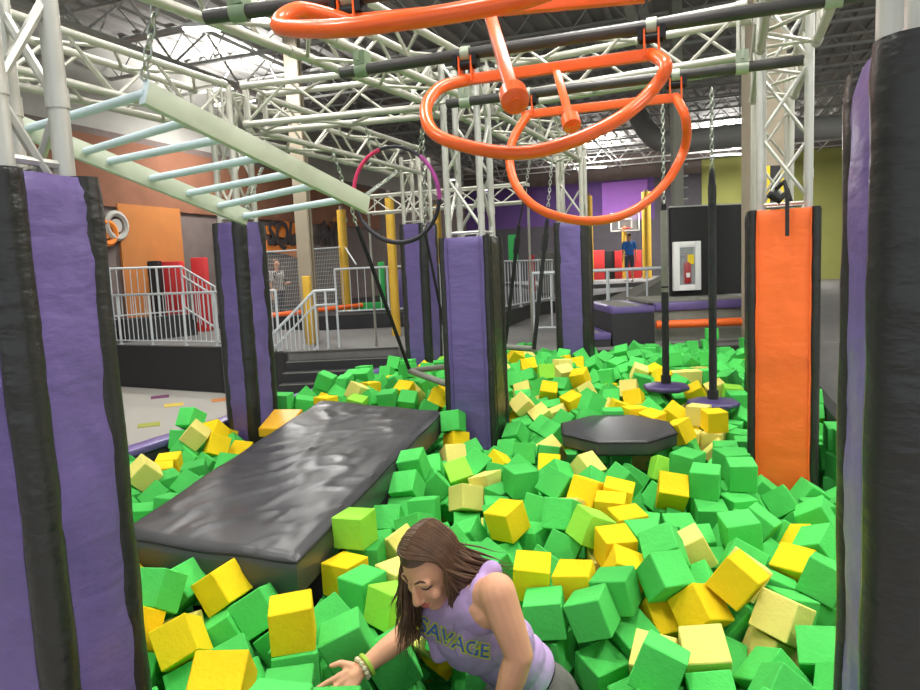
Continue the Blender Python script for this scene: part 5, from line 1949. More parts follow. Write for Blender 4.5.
(-438,2286,-97,44,63,-53,-36,0,6),
(267,2050,-114,99,0,1,-16,0,0),
(791,2150,-120,39,60,23,66,0,2),
(1011,2213,-92,25,86,-1,-45,0,2),
(1193,2064,-58,36,33,85,19,0,2),
(-2676,2364,-32,26,-2,-90,-34,0,0),
(-2206,2354,-19,41,-29,-37,78,0,0),
(-1787,2360,32,33,-63,33,62,0,0),
(-1635,2524,40,53,-45,-54,48,0,0),
(-1283,2476,57,28,69,16,65,1,4),
(-976,2586,-44,22,15,65,-71,0,6),
(-591,2417,-167,59,-28,-36,66,0,6),
(-258,2332,-189,54,10,-84,1,0,6),
(-294,2333,-38,72,-64,-24,-7,0,6),
(617,2165,3,18,-21,-96,6,0,2),
(1147,2424,10,92,-4,26,29,2,8),
(1378,2177,-61,51,-63,-5,58,0,0),
(1549,2174,14,8,-80,-37,47,0,0),
(-2987,2655,155,17,43,55,-70,0,0),
(-2512,2566,49,32,39,-86,-6,0,0),
(-2273,2821,5,12,0,-94,32,0,0),
(-2125,2525,-119,19,-59,-39,-68,0,0),
(-1626,2870,-37,78,49,23,-32,0,0),
(-1404,2862,-35,81,24,21,50,0,0),
(-554,2602,-27,17,31,-38,-85,0,27),
(-189,2537,-33,15,85,35,-37,2,93),
(-132,2615,-155,11,49,79,34,1,43),
(148,2660,-126,64,20,-61,41,0,0),
(578,2633,41,54,-66,-42,32,0,9),
(881,2532,-1,81,36,-46,-8,1,11),
(1047,2583,-82,39,-65,62,-20,0,2),
(1245,2586,-53,78,-15,8,-60,0,2),
(1533,2561,-78,53,26,20,-78,0,0),
(1860,2608,16,7,14,54,83,0,0),
(-2311,2957,-119,46,-55,44,54,2,0),
(-2166,3001,33,5,69,-72,6,0,0),
(-547,2905,33,19,19,68,68,1,19),
(-197,2737,28,24,66,25,-67,0,0),
(263,2794,-77,75,-62,20,-12,0,0),
(430,2706,42,35,45,-60,-57,1,15),
(651,2787,45,55,12,83,2,1,13),
(774,2619,100,10,14,-92,-34,0,2),
(949,2736,-20,49,8,-85,-20,0,2),
(1280,2781,-76,81,10,14,55,0,2),
(1645,2928,-92,69,-63,-10,-35,0,0),
(1989,2929,-211,88,44,-8,-15,0,0),
(-2794,3258,32,70,-70,-6,6,0,0),
(-2604,3251,-89,69,44,20,-54,0,0),
(-2168,3129,-209,3,-48,-23,-85,0,0),
(-1708,3025,18,15,41,60,67,0,0),
(-520,3070,183,40,-58,-40,-58,3,12),
(-307,2841,32,0,91,-42,-1,2,51),
(-78,2882,-16,84,-40,-37,3,0,0),
(157,2965,-55,6,21,21,-95,0,0),
(441,3150,-3,18,-61,56,-53,0,9),
(651,2956,83,42,57,-50,49,1,13),
(1257,2993,-59,68,8,-2,-73,0,0),
(1721,3107,-131,51,-66,41,36,0,0),
(-2866,3417,-119,6,-6,-70,70,2,0),
(-2521,3481,-9,26,-59,-56,-51,0,0),
(-2334,3293,-41,60,54,0,59,0,0),
(-1842,3318,0,59,-46,64,-18,0,0),
(-476,3265,-162,34,-62,67,22,0,0),
(-243,3296,-128,72,-55,-12,-42,2,0),
(511,3417,78,47,48,24,-70,2,0),
(755,3157,102,71,-3,70,9,1,32),
(1064,3370,-28,6,-100,4,0,0,2),
(1400,3233,43,46,77,41,16,0,2),
(1554,3278,-54,95,-18,26,3,0,2),
(-2853,3490,33,70,13,69,-13,0,0),
(-2597,3686,43,7,98,-14,13,0,0),
(-2307,3743,114,62,29,-36,64,0,0),
(-2161,3511,-81,56,-73,-34,-22,0,0),
(-1604,3648,116,99,-7,4,-8,0,83),
(-452,3369,-49,59,25,-71,-30,0,6),
(-270,3412,25,60,18,-52,58,0,57),
(-2,3457,-42,54,-26,50,-63,0,9),
(372,3551,53,21,78,7,58,0,9),
(636,3563,135,75,34,-46,34,1,13),
(1106,3547,-84,57,18,80,7,0,0),
(1456,3599,-4,0,-11,99,3,0,2),
(1840,3702,-171,80,-25,-32,-44,0,2),
(-2535,3923,161,21,80,52,21,0,0),
(-1839,3565,-63,87,-31,7,38,0,0),
(-1558,3930,106,19,-72,-62,-22,0,49),
(-424,3531,23,37,65,25,62,0,30),
(-5,3898,18,92,-24,10,29,2,20),
(191,3272,113,59,73,-31,-18,1,13),
(304,3734,162,11,68,15,-71,0,9),
(429,3897,52,12,-92,28,24,0,0),
(977,3863,-149,25,-62,74,-13,0,0),
(957,3645,-175,21,-52,7,82,0,0),
(1278,3865,171,28,31,61,67,0,2),
(1998,3809,-136,51,-49,47,53,0,2),
(2222,3642,-13,57,29,76,15,2,0),
(-2372,3923,65,64,58,-48,-16,0,0),
(-2053,4030,34,38,1,0,92,0,0),
(-310,4012,197,53,55,32,56,0,25),
(-197,4018,61,7,-42,-2,-90,0,9),
(127,4026,50,18,-60,-38,-69,2,20),
(866,4123,-76,67,14,29,67,0,0),
(1140,3979,-64,10,-88,-36,29,0,2),
(1483,3948,24,17,70,-20,67,0,0),
(-2089,4203,-62,14,-14,97,-12,0,0),
(-1859,4163,-50,74,-49,-46,5,0,0),
(-1702,4083,-166,70,30,-55,-33,0,0),
(71,4384,65,86,32,-15,37,0,39),
(1752,4367,31,41,-44,56,-57,0,0),
(2357,4120,181,71,-70,6,-6,0,109),
(-2373,4647,95,41,-90,10,-12,0,0),
(-2012,4208,166,86,0,41,30,2,23),
(-1698,4126,87,27,82,19,47,0,49),
(525,4348,-90,12,-89,27,-36,0,0),
(2568,4540,-91,67,40,59,19,0,0),
(-2027,4620,97,49,-51,41,57,1,38),
(-173,4516,-31,40,-34,-62,58,0,0),
(220,4746,-9,43,-37,19,-80,0,0),
(386,4535,-70,30,84,44,-12,0,0),
(1936,4632,32,42,-42,57,-57,0,78),
(-1831,4788,21,34,46,-82,0,0,49),
(-1565,4966,-10,99,-6,8,-10,0,0),
(-74,5049,217,66,27,-49,51,0,33),
(57,4871,13,34,46,33,76,0,94),
(335,5029,-23,48,13,-75,-44,0,39),
(1753,4527,32,10,70,-10,70,0,78),
(1761,4686,-13,23,-54,75,-30,2,98),
(2337,4783,41,54,-11,-82,15,0,0),
(2696,4889,-40,9,15,84,52,0,0),
(-1989,5022,213,68,-62,20,32,2,29),
(-1406,5119,-55,29,44,63,-57,0,0),
(674,5118,72,50,-10,-62,-60,0,39),
(938,5170,155,1,-68,-67,29,0,39),
(1118,5072,181,47,46,-54,-53,0,39),
(1297,5119,183,45,-46,-54,54,1,85),
(1761,5073,182,63,-62,-32,33,2,52),
(1907,4984,39,28,33,60,68,0,0),
(-1823,5300,35,32,-92,-5,-23,0,113),
(-1600,5268,-99,38,-52,-75,15,0,0),
(-1496,5269,15,30,-22,58,73,1,0),
(992,5328,-5,53,61,4,-59,0,0),
(2026,5122,35,17,70,-18,66,0,78),
(2296,5266,-23,78,24,-49,-30,0,0),
(858,5467,37,31,-91,-13,-25,0,0),
(1472,5498,100,87,49,0,-5,0,0),
(2155,5245,78,28,80,37,37,0,78),
(2207,5460,192,3,-66,75,4,0,67),
(-30,5630,11,43,11,70,-56,2,0),
(412,5565,54,26,-8,92,26,1,0),
(793,5667,86,83,13,54,-4,2,106),
(1430,5652,194,48,-16,-26,-82,1,59),
(2220,5687,62,73,5,-1,68,0,0),
(-900,5802,229,5,75,-18,63,3,86),
(-541,5784,80,14,-99,-3,2,2,0),
(-84,5833,88,0,88,45,-13,0,0),
(368,5877,127,61,-64,22,-42,2,0),
(1166,6100,55,42,12,-25,-86,0,0),
(1583,5983,89,2,72,69,-4,0,0),
(1639,5707,148,87,26,37,19,0,84),
(2179,5826,214,73,-65,-11,-18,2,101),
(2489,5962,141,96,-8,27,-3,0,0),
(3074,5936,-61,24,-74,-52,-34,0,107),
(-1416,6068,205,1,-15,74,-66,0,50),
(-1059,6217,88,52,-27,-29,76,0,0),
(-812,5988,227,81,34,35,33,0,50),
(-642,5876,254,4,-9,-74,66,0,55),
(-260,6120,174,58,-19,30,74,0,0),
(-72,6188,67,30,10,-84,44,0,0),
(613,6321,21,24,-68,67,14,0,0),
(709,6027,77,43,-39,-46,-67,0,0),
(1546,6341,59,16,-75,-62,-17,0,0),
(1611,6125,252,8,-61,5,78,0,63),
(1894,5976,97,48,51,-61,37,0,63),
(2072,6140,34,50,25,-60,57,0,0),
(3151,6202,126,18,-1,-6,98,0,0),
(-1450,6258,228,37,15,-87,30,0,50),
(-926,6333,30,20,-86,32,-33,0,0),
(-872,6258,212,35,12,-13,92,0,0),
(-434,6245,217,34,-42,5,-84,2,110),
(833,6523,152,46,-68,-28,50,0,0),
(1143,6435,145,11,-80,-1,59,0,0),
(1546,6629,56,2,60,-75,29,2,0),
(2894,6549,90,59,-24,-43,64,0,0),
(3224,6377,144,16,-14,-73,66,0,0),
(-1284,6445,352,65,-39,-39,52,0,54),
(-158,6576,162,6,14,-4,-99,0,0),
(210,6430,138,44,59,-59,32,0,0),
(476,6512,46,17,-28,-27,-90,0,0),
(495,6539,252,6,2,95,-31,0,63),
(836,6757,287,69,-17,69,-14,3,73),
(988,6537,296,82,-55,-12,9,2,75),
(1163,6593,164,46,49,-50,-54,0,0),
(1773,6778,131,60,-67,-35,-27,0,0),
(1939,6661,60,20,0,-82,-53,1,0),
(2317,6455,5,65,33,58,-35,0,0),
(2751,6799,157,10,-31,87,-38,0,0),
(3284,6523,159,55,60,39,43,0,0),
(-855,7121,150,10,-27,94,-17,0,0),
(1033,6963,317,58,40,55,-44,2,103),
(1818,6980,207,54,61,-51,28,2,75),
(2142,6775,171,2,71,1,-71,2,0),
(2441,7060,159,0,16,-99,5,2,0),
(2608,7097,164,72,-8,68,-4,0,0),
(-1282,7227,181,10,0,-65,76,0,50),
(-703,7219,166,52,61,23,-55,0,0),
(119,7388,123,7,-8,-66,74,0,0),
(1719,7093,96,60,77,2,-22,0,0),
(2230,7201,296,5,7,-77,-63,0,63),
(2427,7241,240,90,10,-41,-8,0,63),
(2600,7265,135,37,-63,58,36,1,0),
(-1260,7407,5,52,-35,-30,-72,0,0),
(-1031,7432,19,81,48,32,-8,0,0),
(-591,7585,197,93,-18,-31,-5,0,0),
(-193,7653,130,5,62,70,35,0,0),
(1548,7294,138,18,65,-12,73,0,63),
(1867,7246,90,36,-90,9,21,0,0),
(1996,7457,179,79,-35,-4,50,0,0),
(3136,7221,268,80,-41,-12,-43,0,0),
(3296,7257,190,6,-26,-89,36,2,0),
(3502,7121,-27,38,-91,16,-7,0,0),
(181,7498,262,4,74,67,-4,0,0),
(570,7608,51,22,63,-68,31,2,0),
(1334,7779,206,24,63,4,74,1,53),
(1607,7766,98,50,62,-59,-12,0,0),
(1991,7798,245,81,-56,-8,-16,0,63),
(2245,7782,185,66,-17,-23,70,0,0),
(3446,7892,216,80,39,34,-31,0,0),
(-228,7858,100,74,41,-36,39,0,0),
(-40,7917,63,86,46,21,-14,0,0),
(302,7604,119,73,16,66,8,0,0),
(1185,7892,222,75,16,58,-27,1,0),
(1509,8001,133,19,-27,16,93,0,0),
(1851,7841,171,76,17,62,10,0,0),
(2068,7951,158,54,45,20,-69,0,0),
(2704,7886,98,64,-71,19,24,0,0),
(2897,7753,45,6,93,17,32,0,0),
(3607,7827,101,93,10,-35,-11,0,0),
(-1041,7941,70,2,83,56,-1,0,0),
(-60,8096,55,73,69,-1,0,0,0),
(313,8069,112,57,-76,29,12,0,0),
(560,8244,167,58,81,7,-5,0,0),
(1024,8396,198,99,-10,2,-10,0,0),
(1646,8146,165,11,18,98,6,0,0),
(1940,8056,172,2,-21,-83,52,0,0),
(3165,7961,169,17,32,73,-58,0,63),
(3704,8184,172,21,-79,-49,-30,0,0),
(3801,7950,149,75,22,-32,53,0,0),
(-904,8311,123,70,29,-44,48,0,50),
(-645,8395,198,59,37,-59,40,0,0),
(2947,8365,77,64,-35,20,-66,0,0),
(3562,8373,158,34,12,-34,87,1,0),
(3831,8536,234,8,60,-37,-71,0,0),
(3918,8302,272,30,-50,56,-59,0,0),
(-776,8610,195,44,56,36,-60,0,0),
(358,8782,208,2,69,-6,72,0,0),
(782,8748,198,76,40,-43,29,0,0),
(2342,8483,203,43,-42,56,-56,0,0),
(2497,8378,134,6,31,76,-57,0,0),
(2751,8447,171,92,2,-13,38,0,0),
(2962,8677,71,63,-4,4,77,0,0),
(3876,8722,176,64,4,67,-37,0,0),
(3975,8455,204,0,79,62,0,2,0),
(102,8639,150,20,-12,96,-16,2,0),
(516,8799,213,74,-8,1,66,0,0),
(889,8867,71,30,48,-52,-63,2,0),
(1791,8820,77,54,68,-20,-46,0,0),
(2098,8774,146,82,1,56,15,0,0),
(-108,8893,203,98,0,0,18,0,0),
(1715,9021,143,23,58,78,-2,0,0),
(3268,9045,203,47,-47,53,-53,0,0),
(919,9229,226,14,71,67,13,0,0),
(1845,9170,36,70,20,20,66,2,0),
(-708,1815,218,4,1,-95,-31,1,3),
(861,1812,6,51,-26,-16,81,0,0),
(531,1758,-26,41,39,74,-35,0,0),
(1650,2020,-66,86,6,-7,50,0,0),
(-742,1894,92,16,-4,-88,45,0,0),
(320,1771,-23,58,45,-54,42,0,0),
(402,1937,-77,22,54,-76,28,0,0),
(-2876,2259,-8,63,69,13,-34,0,0),
(-2482,2145,73,16,-97,15,-8,0,0),
(-2396,2167,-84,53,12,-27,79,0,0),
(-2114,2200,22,68,-7,43,-59,0,0),
(-1718,2152,55,27,-17,28,-90,0,0),
(-1518,2149,183,0,-55,83,0,0,0),
(-1287,2151,80,8,72,-57,40,0,0),
(-778,2206,-51,38,89,16,21,0,6),
(-612,2231,182,71,-8,70,8,1,1),
(-630,2398,25,81,-46,28,24,0,6),
(859,1945,-108,16,90,19,37,0,0),
(1102,1923,-102,17,-74,44,-49,0,0),
(968,2047,-48,13,-73,52,-42,0,16),
(-3256,2465,-117,58,42,-52,46,0,0),
(-3120,2517,31,65,-55,41,34,0,0),
(-2580,2447,114,42,-76,-22,45,0,0),
(-2431,2321,19,75,7,-61,-24,0,0),
(-2007,2505,46,11,72,-49,-48,0,0),
(-1987,2394,-87,30,-13,54,78,0,0),
(-1802,2402,183,41,-41,58,-58,0,0),
(-1564,2676,61,75,-65,9,8,0,0),
(-885,2409,-78,58,38,-72,-7,0,6),
(-1245,2618,137,11,-10,-44,88,0,6),
(-1019,2359,-126,56,-46,14,68,0,6),
(-804,2598,-152,36,7,82,44,0,6),
(-718,2511,-43,74,-50,44,14,0,6),
(-447,2750,34,25,22,66,67,0,6),
(809,2289,-40,5,-8,-24,96,2,10),
(1205,2247,-41,81,6,-23,54,0,2),
(1518,2405,6,18,79,47,-34,2,0),
(1707,2236,39,5,-50,-83,-24,0,0),
(-3058,2330,32,60,-61,-37,36,0,0),
(-2632,2745,-9,56,16,-12,80,0,0),
(-1913,2560,-63,50,48,10,71,0,0),
(-1955,2704,12,85,-42,-20,-25,0,0),
(-1744,2692,-50,38,86,-34,-3,0,0),
(-1721,2817,117,47,57,17,65,0,0),
(-1513,2880,81,57,-44,8,-70,1,0),
(-1025,2722,87,46,-17,-87,-9,1,4),
(-439,2463,-77,47,-17,84,19,0,0),
(-68,2445,-5,37,16,-69,-60,0,0),
(88,2514,-76,48,-11,0,-87,0,0),
(289,2582,-12,2,-13,-69,71,0,9),
(462,2520,13,19,54,-13,81,0,5),
(1027,2531,116,34,28,-2,90,1,7),
(1114,2690,61,18,-59,66,-44,2,24),
(1435,2679,30,10,35,70,62,0,2),
(1791,2432,54,74,63,-2,-24,0,0),
(-2853,2868,76,26,91,0,31,1,0),
(-2692,2927,-38,94,-13,-28,16,0,0),
(-2491,2905,8,88,-35,-14,27,0,0),
(-1843,2907,74,81,-24,9,53,0,0),
(-848,2622,29,57,-78,-20,-17,0,6),
(-6,2661,52,7,-5,95,31,0,0),
(16,2768,-55,35,-23,-82,39,0,0),
(256,2744,67,9,4,-10,99,1,13),
(454,2902,-72,56,-49,-8,66,1,0),
(826,2810,125,7,-26,-21,94,0,2),
(984,2938,64,57,64,36,-36,2,21),
(1172,2848,32,41,-77,-38,-29,0,2),
(1430,2904,-28,60,69,10,39,1,11),
(1583,3130,-25,51,-78,24,27,1,68),
(1852,2576,171,96,20,2,-17,0,0),
(-2998,3090,18,19,-69,-60,-37,0,0),
(-2616,3339,41,44,-69,54,19,0,0),
(-2681,3102,-18,65,19,39,63,0,0),
(-2376,3063,54,61,-56,42,36,0,0),
(-2195,3148,-41,24,-4,97,-8,0,0),
(-1974,3115,-138,45,-21,-45,74,0,0),
(-321,2619,28,5,92,38,-11,3,14),
(-178,3155,-38,40,-4,43,-80,0,0),
(89,2881,57,55,-14,-62,-53,0,9),
(330,2963,-7,2,43,-26,-86,0,9),
(572,3103,124,51,-13,84,13,3,17),
(796,3008,86,7,0,6,-100,0,2),
(1100,3011,-71,45,52,-57,44,0,2),
(1241,3037,96,49,57,47,-46,0,2),
(1425,3134,-105,58,-47,2,66,0,2),
(1908,2754,41,9,-58,78,21,0,0),
(1909,3117,-137,68,-38,-19,-60,0,0),
(-2682,3510,118,76,1,60,-27,0,0),
(-2124,3355,43,69,-44,51,-26,0,0),
(-2042,3241,-20,49,66,55,-15,0,0),
(-1672,3216,-112,66,13,15,-72,0,0),
(-342,3225,13,45,-77,-43,11,2,45),
(-93,3306,-31,45,22,-26,-82,0,9),
(181,3198,-82,26,74,-49,38,0,9),
(316,3329,-23,21,-70,24,63,0,9),
(711,3330,120,39,59,45,-55,1,13),
(1103,3184,-27,99,12,-7,-8,0,2),
(1565,2959,39,39,-23,-80,-38,0,2),
(1459,3425,-44,38,42,72,40,0,0),
(1802,3819,-74,40,-86,1,-32,0,2),
(2131,3330,-80,8,-14,-88,44,0,0),
(-2729,3720,159,54,14,-26,-79,0,0),
(-2223,3966,112,83,-9,-31,-45,0,0),
(-1668,3366,-47,71,-44,-22,-50,0,0),
(-204,2978,49,7,45,43,78,1,0),
(32,3130,-30,37,-75,21,-52,0,0),
(461,3278,126,51,-82,20,-15,0,9),
(780,3467,138,18,-5,-74,65,1,37),
(1114,3631,97,54,-28,70,-37,1,18),
(2031,3968,-93,66,25,17,69,0,42),
(2164,3502,-58,5,-60,69,40,0,0),
(-2573,4103,187,10,6,59,80,0,0),
(-2146,3862,19,22,-5,95,-24,0,0),
(-339,3855,109,61,-44,-63,18,0,9),
(-233,3667,34,68,-14,-72,2,0,9),
(-41,4160,78,33,74,-27,-51,3,28),
(488,3651,152,22,91,-26,-25,0,9),
(859,3727,123,90,1,38,20,0,9),
(909,3850,-14,9,83,48,26,0,9),
(1292,3621,149,62,-35,58,40,0,2),
(1515,3691,157,70,10,70,-4,0,2),
(1642,3837,-109,48,-41,-78,8,0,2),
(-2596,4091,23,50,-45,-39,-63,0,0),
(-2533,4265,102,20,74,56,-32,0,0),
(-2215,4194,150,68,-19,-21,-67,0,0),
(-1819,3737,39,99,-1,5,16,0,49),
(-83,4706,42,42,-70,24,-52,2,47),
(310,3951,131,86,-33,35,-13,0,9),
(676,3871,-57,94,14,-33,0,2,0),
(1009,4106,17,75,59,18,-23,0,77),
(1203,4087,72,13,80,11,58,3,44),
(1349,4101,29,46,-47,66,-38,0,0),
(1526,3867,170,53,54,-44,-48,0,2),
(1809,4071,-96,8,89,-15,42,0,2),
(-2358,4377,52,20,70,24,64,0,0),
(-2187,4356,67,52,-54,44,50,0,0),
(-1959,3866,8,69,-65,-28,-14,0,0),
(-218,4202,100,0,6,27,-96,0,82),
(219,4283,14,32,-17,-48,80,0,39),
(567,4135,49,56,56,-1,-61,0,9),
(654,4067,-100,45,88,15,-2,0,0),
(756,4008,28,42,17,88,17,0,9),
(1557,4103,29,15,22,68,69,0,0),
(2377,4284,187,9,70,-13,70,0,60),
(-2207,4510,77,53,-43,-51,-52,0,0),
(-1842,4019,53,10,43,-39,-81,0,49),
(-227,4289,-26,75,-3,55,37,0,0),
(755,4195,72,37,-37,17,83,2,36),
(1375,4944,176,55,70,-29,-35,1,71),
(1509,4598,-188,100,-1,-4,-7,0,0),
(2521,4475,69,57,-34,-43,-61,0,0),
(-2012,4456,78,10,-14,73,-66,1,102),
(-1463,4766,-25,88,-16,42,-15,0,0),
(224,4514,19,52,-4,-52,68,1,79),
(295,4399,-48,33,32,-88,-16,0,0),
(555,4492,-2,27,67,60,-36,1,72),
(2370,4587,35,42,-58,-43,-55,0,0),
(-1973,4855,38,83,44,0,-35,0,49),
(-1841,5015,110,91,-29,14,27,1,38),
(-1659,4732,-65,32,74,-36,46,0,0),
(396,5158,68,79,36,50,0,0,39),
(419,4733,42,6,69,-15,-70,0,39),
(1438,4895,6,9,80,60,1,0,78),
(1635,4899,32,61,-60,-36,36,2,0),
(1976,4818,32,66,-25,66,26,0,78),
(2393,4951,27,85,-9,-50,12,0,0),
(2545,4976,-67,37,36,36,-78,1,0),
(-2119,5294,277,49,41,24,-73,0,40),
(-1941,5269,162,73,14,-37,56,1,65),
(-1420,4925,-27,76,-20,-62,8,0,0),
(1001,5271,260,24,49,3,-84,0,41),
(1803,4865,184,100,1,0,1,1,26),
(2716,5114,-27,65,-44,-28,55,0,0),
(2467,5320,-101,39,-57,72,7,0,0),
(2658,5285,-6,88,2,48,-3,0,0),
(-1398,5628,-12,45,-38,55,-60,2,0),
(499,5248,-26,50,-18,-64,-55,0,0),
(622,5265,77,52,77,-6,36,0,39),
(1094,5266,111,45,7,87,20,0,0),
(1590,5154,164,25,-90,25,28,1,61),
(477,5401,56,16,-62,5,-77,0,39),
(628,5430,141,29,76,-44,-39,2,69),
(800,5324,103,42,-79,44,-5,0,39),
(1440,5295,165,6,55,59,-59,0,104),
(1951,5361,88,35,-16,-92,5,2,0),
(2253,5020,79,62,-37,-35,60,0,0),
(-1161,5785,250,36,-61,-36,-61,1,96),
(-875,5627,150,33,80,47,19,0,0),
(-280,5339,52,47,-31,58,59,0,0),
(-343,5336,-89,2,32,63,71,0,0),
(-214,5275,-166,64,52,-51,26,0,0),
(-138,5414,-112,17,1,-4,98,0,0),
(45,5728,114,56,4,-62,-55,2,0),
(311,5602,222,39,-12,-29,87,0,0),
(492,5524,216,11,-88,-24,40,2,46),
(933,5761,178,50,-60,22,58,1,58),
(1096,5942,152,37,43,11,82,0,0),
(1474,5795,116,78,45,41,16,0,0),
(1779,5640,-3,18,51,-84,-9,0,0),
(2064,5688,80,6,-72,16,-68,0,0),
(2248,5645,209,78,5,-1,62,3,92),
(-1290,5944,128,6,35,6,-93,0,0),
(-1048,5924,182,11,27,91,-31,0,0),
(-689,5728,66,3,2,-67,-74,0,0),
(-317,5885,133,50,-21,84,-7,0,50),
(-42,5902,225,62,3,77,-14,0,0),
(239,5757,220,67,-26,61,33,0,0),
(547,5811,179,46,-60,-60,26,0,111),
(1115,6164,183,19,96,10,20,2,75),
(1318,5946,148,90,39,-13,-15,0,63),
(1450,5891,238,20,53,-80,20,2,75),
(2033,6433,159,33,-20,-82,43,0,63),
(1999,5823,193,1,-47,17,-86,1,66),
(2315,5931,281,85,14,-14,-49,0,63),
(3108,6031,52,34,-52,74,24,0,0),
(-1143,6087,183,84,22,-36,34,0,0),
(-934,6106,291,45,-25,78,36,2,80),
(-694,5528,145,36,-23,-90,-9,0,0),
(-509,6076,283,52,19,16,-82,1,81),
(-217,5964,228,2,-62,-72,31,1,64),
(-40,6081,176,25,-88,25,32,0,0),
(-279,5699,64,52,-46,50,-51,0,0),
(562,6215,127,72,21,63,18,0,0),
(782,6146,206,28,54,-37,-70,1,53),
(944,6124,118,79,-60,-3,8,0,0),
(1368,6316,129,43,-38,-27,77,0,63),
(1693,5524,58,68,37,-51,37,0,0),
(1917,6269,132,53,84,7,-6,0,0),
(2112,6320,30,52,15,23,-81,0,0),
(2682,6258,97,16,-44,-21,86,0,0),
(2901,6131,76,58,-9,36,-72,0,0),
(-1014,6377,168,30,-34,-20,87,0,0),
(-672,6341,156,59,9,-30,74,0,0),
(-321,6374,287,24,53,-50,64,0,50),
(-130,6222,252,23,-29,-86,-34,1,0),
(87,6246,164,83,22,-37,-36,0,0),
(405,6222,120,16,-67,-66,-29,2,0),
(581,6402,174,76,33,49,27,2,75),
(739,6397,207,73,37,41,40,0,63),
(915,6292,210,85,-45,11,-24,0,63),
(1778,6607,134,69,-10,-70,17,0,0),
(2158,6593,73,16,-31,-22,-91,0,0),
(-1260,7055,58,65,41,-43,48,0,0),
(-1032,7060,156,23,41,76,45,0,0),
(-712,6546,105,61,14,-33,71,0,0),
(-568,6673,166,88,-27,33,20,0,0),
(-150,6744,153,11,15,-72,66,0,0),
(84,6892,177,61,-17,30,-72,0,0),
(361,6103,212,28,-4,85,-44,0,0),
(691,6985,314,27,-68,65,22,1,88),
(1108,6365,285,84,0,-19,52,1,53),
(1975,6742,186,13,77,17,60,1,53),
(2523,6224,181,22,42,-85,-22,0,0),
(2614,6687,172,7,-72,-7,-68,0,0),
(2691,6543,127,25,7,69,-68,0,0),
(3123,6621,201,77,-34,-29,45,0,0),
(-296,6947,151,77,-2,60,24,0,0),
(-154,7123,163,67,-7,-14,-72,0,0),
(173,7116,164,7,81,22,-54,0,0),
(545,7012,162,7,-63,77,2,0,0),
(779,7096,216,53,22,27,-77,2,0),
(1331,6895,149,66,6,-39,64,0,63),
(1475,6833,10,52,-55,-6,-66,0,0),
(1953,6894,104,69,25,-34,-59,0,0),
(2291,7014,163,3,83,-56,1,0,0),
(2444,6788,174,48,-49,-50,52,0,63),
(2608,6914,194,9,68,-62,38,0,0),
(3028,7150,126,49,85,-16,-3,0,0),
(3263,7034,174,15,-54,63,54,0,0),
(3327,6695,307,10,-97,16,14,1,0),
(-670,6946,195,64,-66,36,18,0,50),
(-446,6857,201,44,36,-37,73,0,0),
(-362,7377,261,60,25,-63,-43,0,0),
(-125,7334,131,9,-1,6,99,0,0),
(511,7266,164,70,-12,-40,-58,0,0),
(1104,7141,263,63,28,-48,-55,0,0),
(1233,7118,185,70,-68,20,8,0,0),
(1830,7163,245,73,-37,-52,22,0,63),
(2005,7092,180,81,22,2,-55,1,53),
(2587,7132,310,5,28,96,-7,0,63),
(2869,7058,195,67,-60,-41,-14,0,63),
(-1256,7397,183,67,-2,-73,-11,0,0),
(-1058,7502,217,80,6,-16,57,0,50),
(-880,7383,140,86,-31,33,23,0,0),
(-579,7393,275,60,-72,19,-28,0,50),
(-391,7613,207,76,-32,-14,55,0,0),
(15,7253,141,6,-7,-67,73,0,0),
(282,7324,87,21,-70,67,9,0,0),
(477,7495,172,11,-67,-41,60,2,0),
(1031,7467,275,60,-20,77,8,0,63),
(1403,7371,38,2,-71,-69,-17,0,0),
(1661,7454,95,52,31,-74,-29,0,0),
(1807,7473,141,68,6,-28,67,0,63),
(2387,7803,254,33,43,15,83,0,0),
(2510,7594,206,55,5,-30,-78,0,0),
(3429,7029,136,65,42,-1,64,0,0),
(2998,7530,112,47,-81,-12,-34,0,0),
(3305,7126,301,90,39,-8,-19,0,0),
(-1198,7562,205,28,51,-53,-61,0,0),
(-1104,7798,225,16,67,-13,71,0,0),
(-725,7650,93,29,50,-60,55,0,0),
(-747,7812,85,6,-12,60,79,0,0),
(180,7335,281,70,-10,-71,-2,0,0),
(332,7187,206,62,-41,10,66,0,0),
(452,7707,150,47,-20,-76,40,0,0),
(642,7715,167,23,70,-30,-61,0,0),
(835,7619,226,70,-39,4,60,0,0),
(1281,7589,100,36,-62,45,53,0,0),
(1483,7523,75,29,40,70,-51,0,0),
(1480,7645,203,26,34,-81,40,0,63),
(1740,7642,188,4,-47,-86,-18,0,63),
(2784,7560,84,17,91,21,31,0,0),
(3082,7679,86,24,16,82,50,0,0),
(3197,7635,244,86,-5,-24,45,0,63),
(3601,7495,114,60,-62,-35,37,0,0),
(-916,7809,42,73,-32,29,53,0,0),
(21,7843,218,35,1,-90,27,2,0),
(594,7904,133,67,23,-32,63,0,0),
(744,7913,175,21,68,-31,-63,0,0),
(884,7778,197,83,55,-10,-4,0,0),
(1044,8190,211,29,38,-88,3,0,0),
(1402,8016,256,24,-66,-53,48,0,105),
(1659,7873,227,8,-40,-86,-31,0,63),
(2237,7967,181,55,-54,-51,37,0,0),
(2565,7863,162,16,-94,3,31,0,0),
(2990,7829,144,1,-80,-40,45,0,63),
(3711,7788,204,57,68,20,-41,0,0),
(-801,7990,71,48,-47,49,-56,1,0),
(-751,8217,56,31,-57,61,46,0,0),
(-454,8093,176,29,-36,-7,88,1,0),
(-250,8067,208,70,2,-72,-4,0,0),
(-43,8095,206,69,-15,-70,-11,0,0),
(167,8131,178,28,78,52,22,0,0),
(651,8059,292,14,-87,7,-47,1,89),
(799,8179,192,7,34,42,84,0,0),
(1059,8598,207,53,-29,77,-21,0,0),
(1215,8094,252,11,15,46,87,0,63),
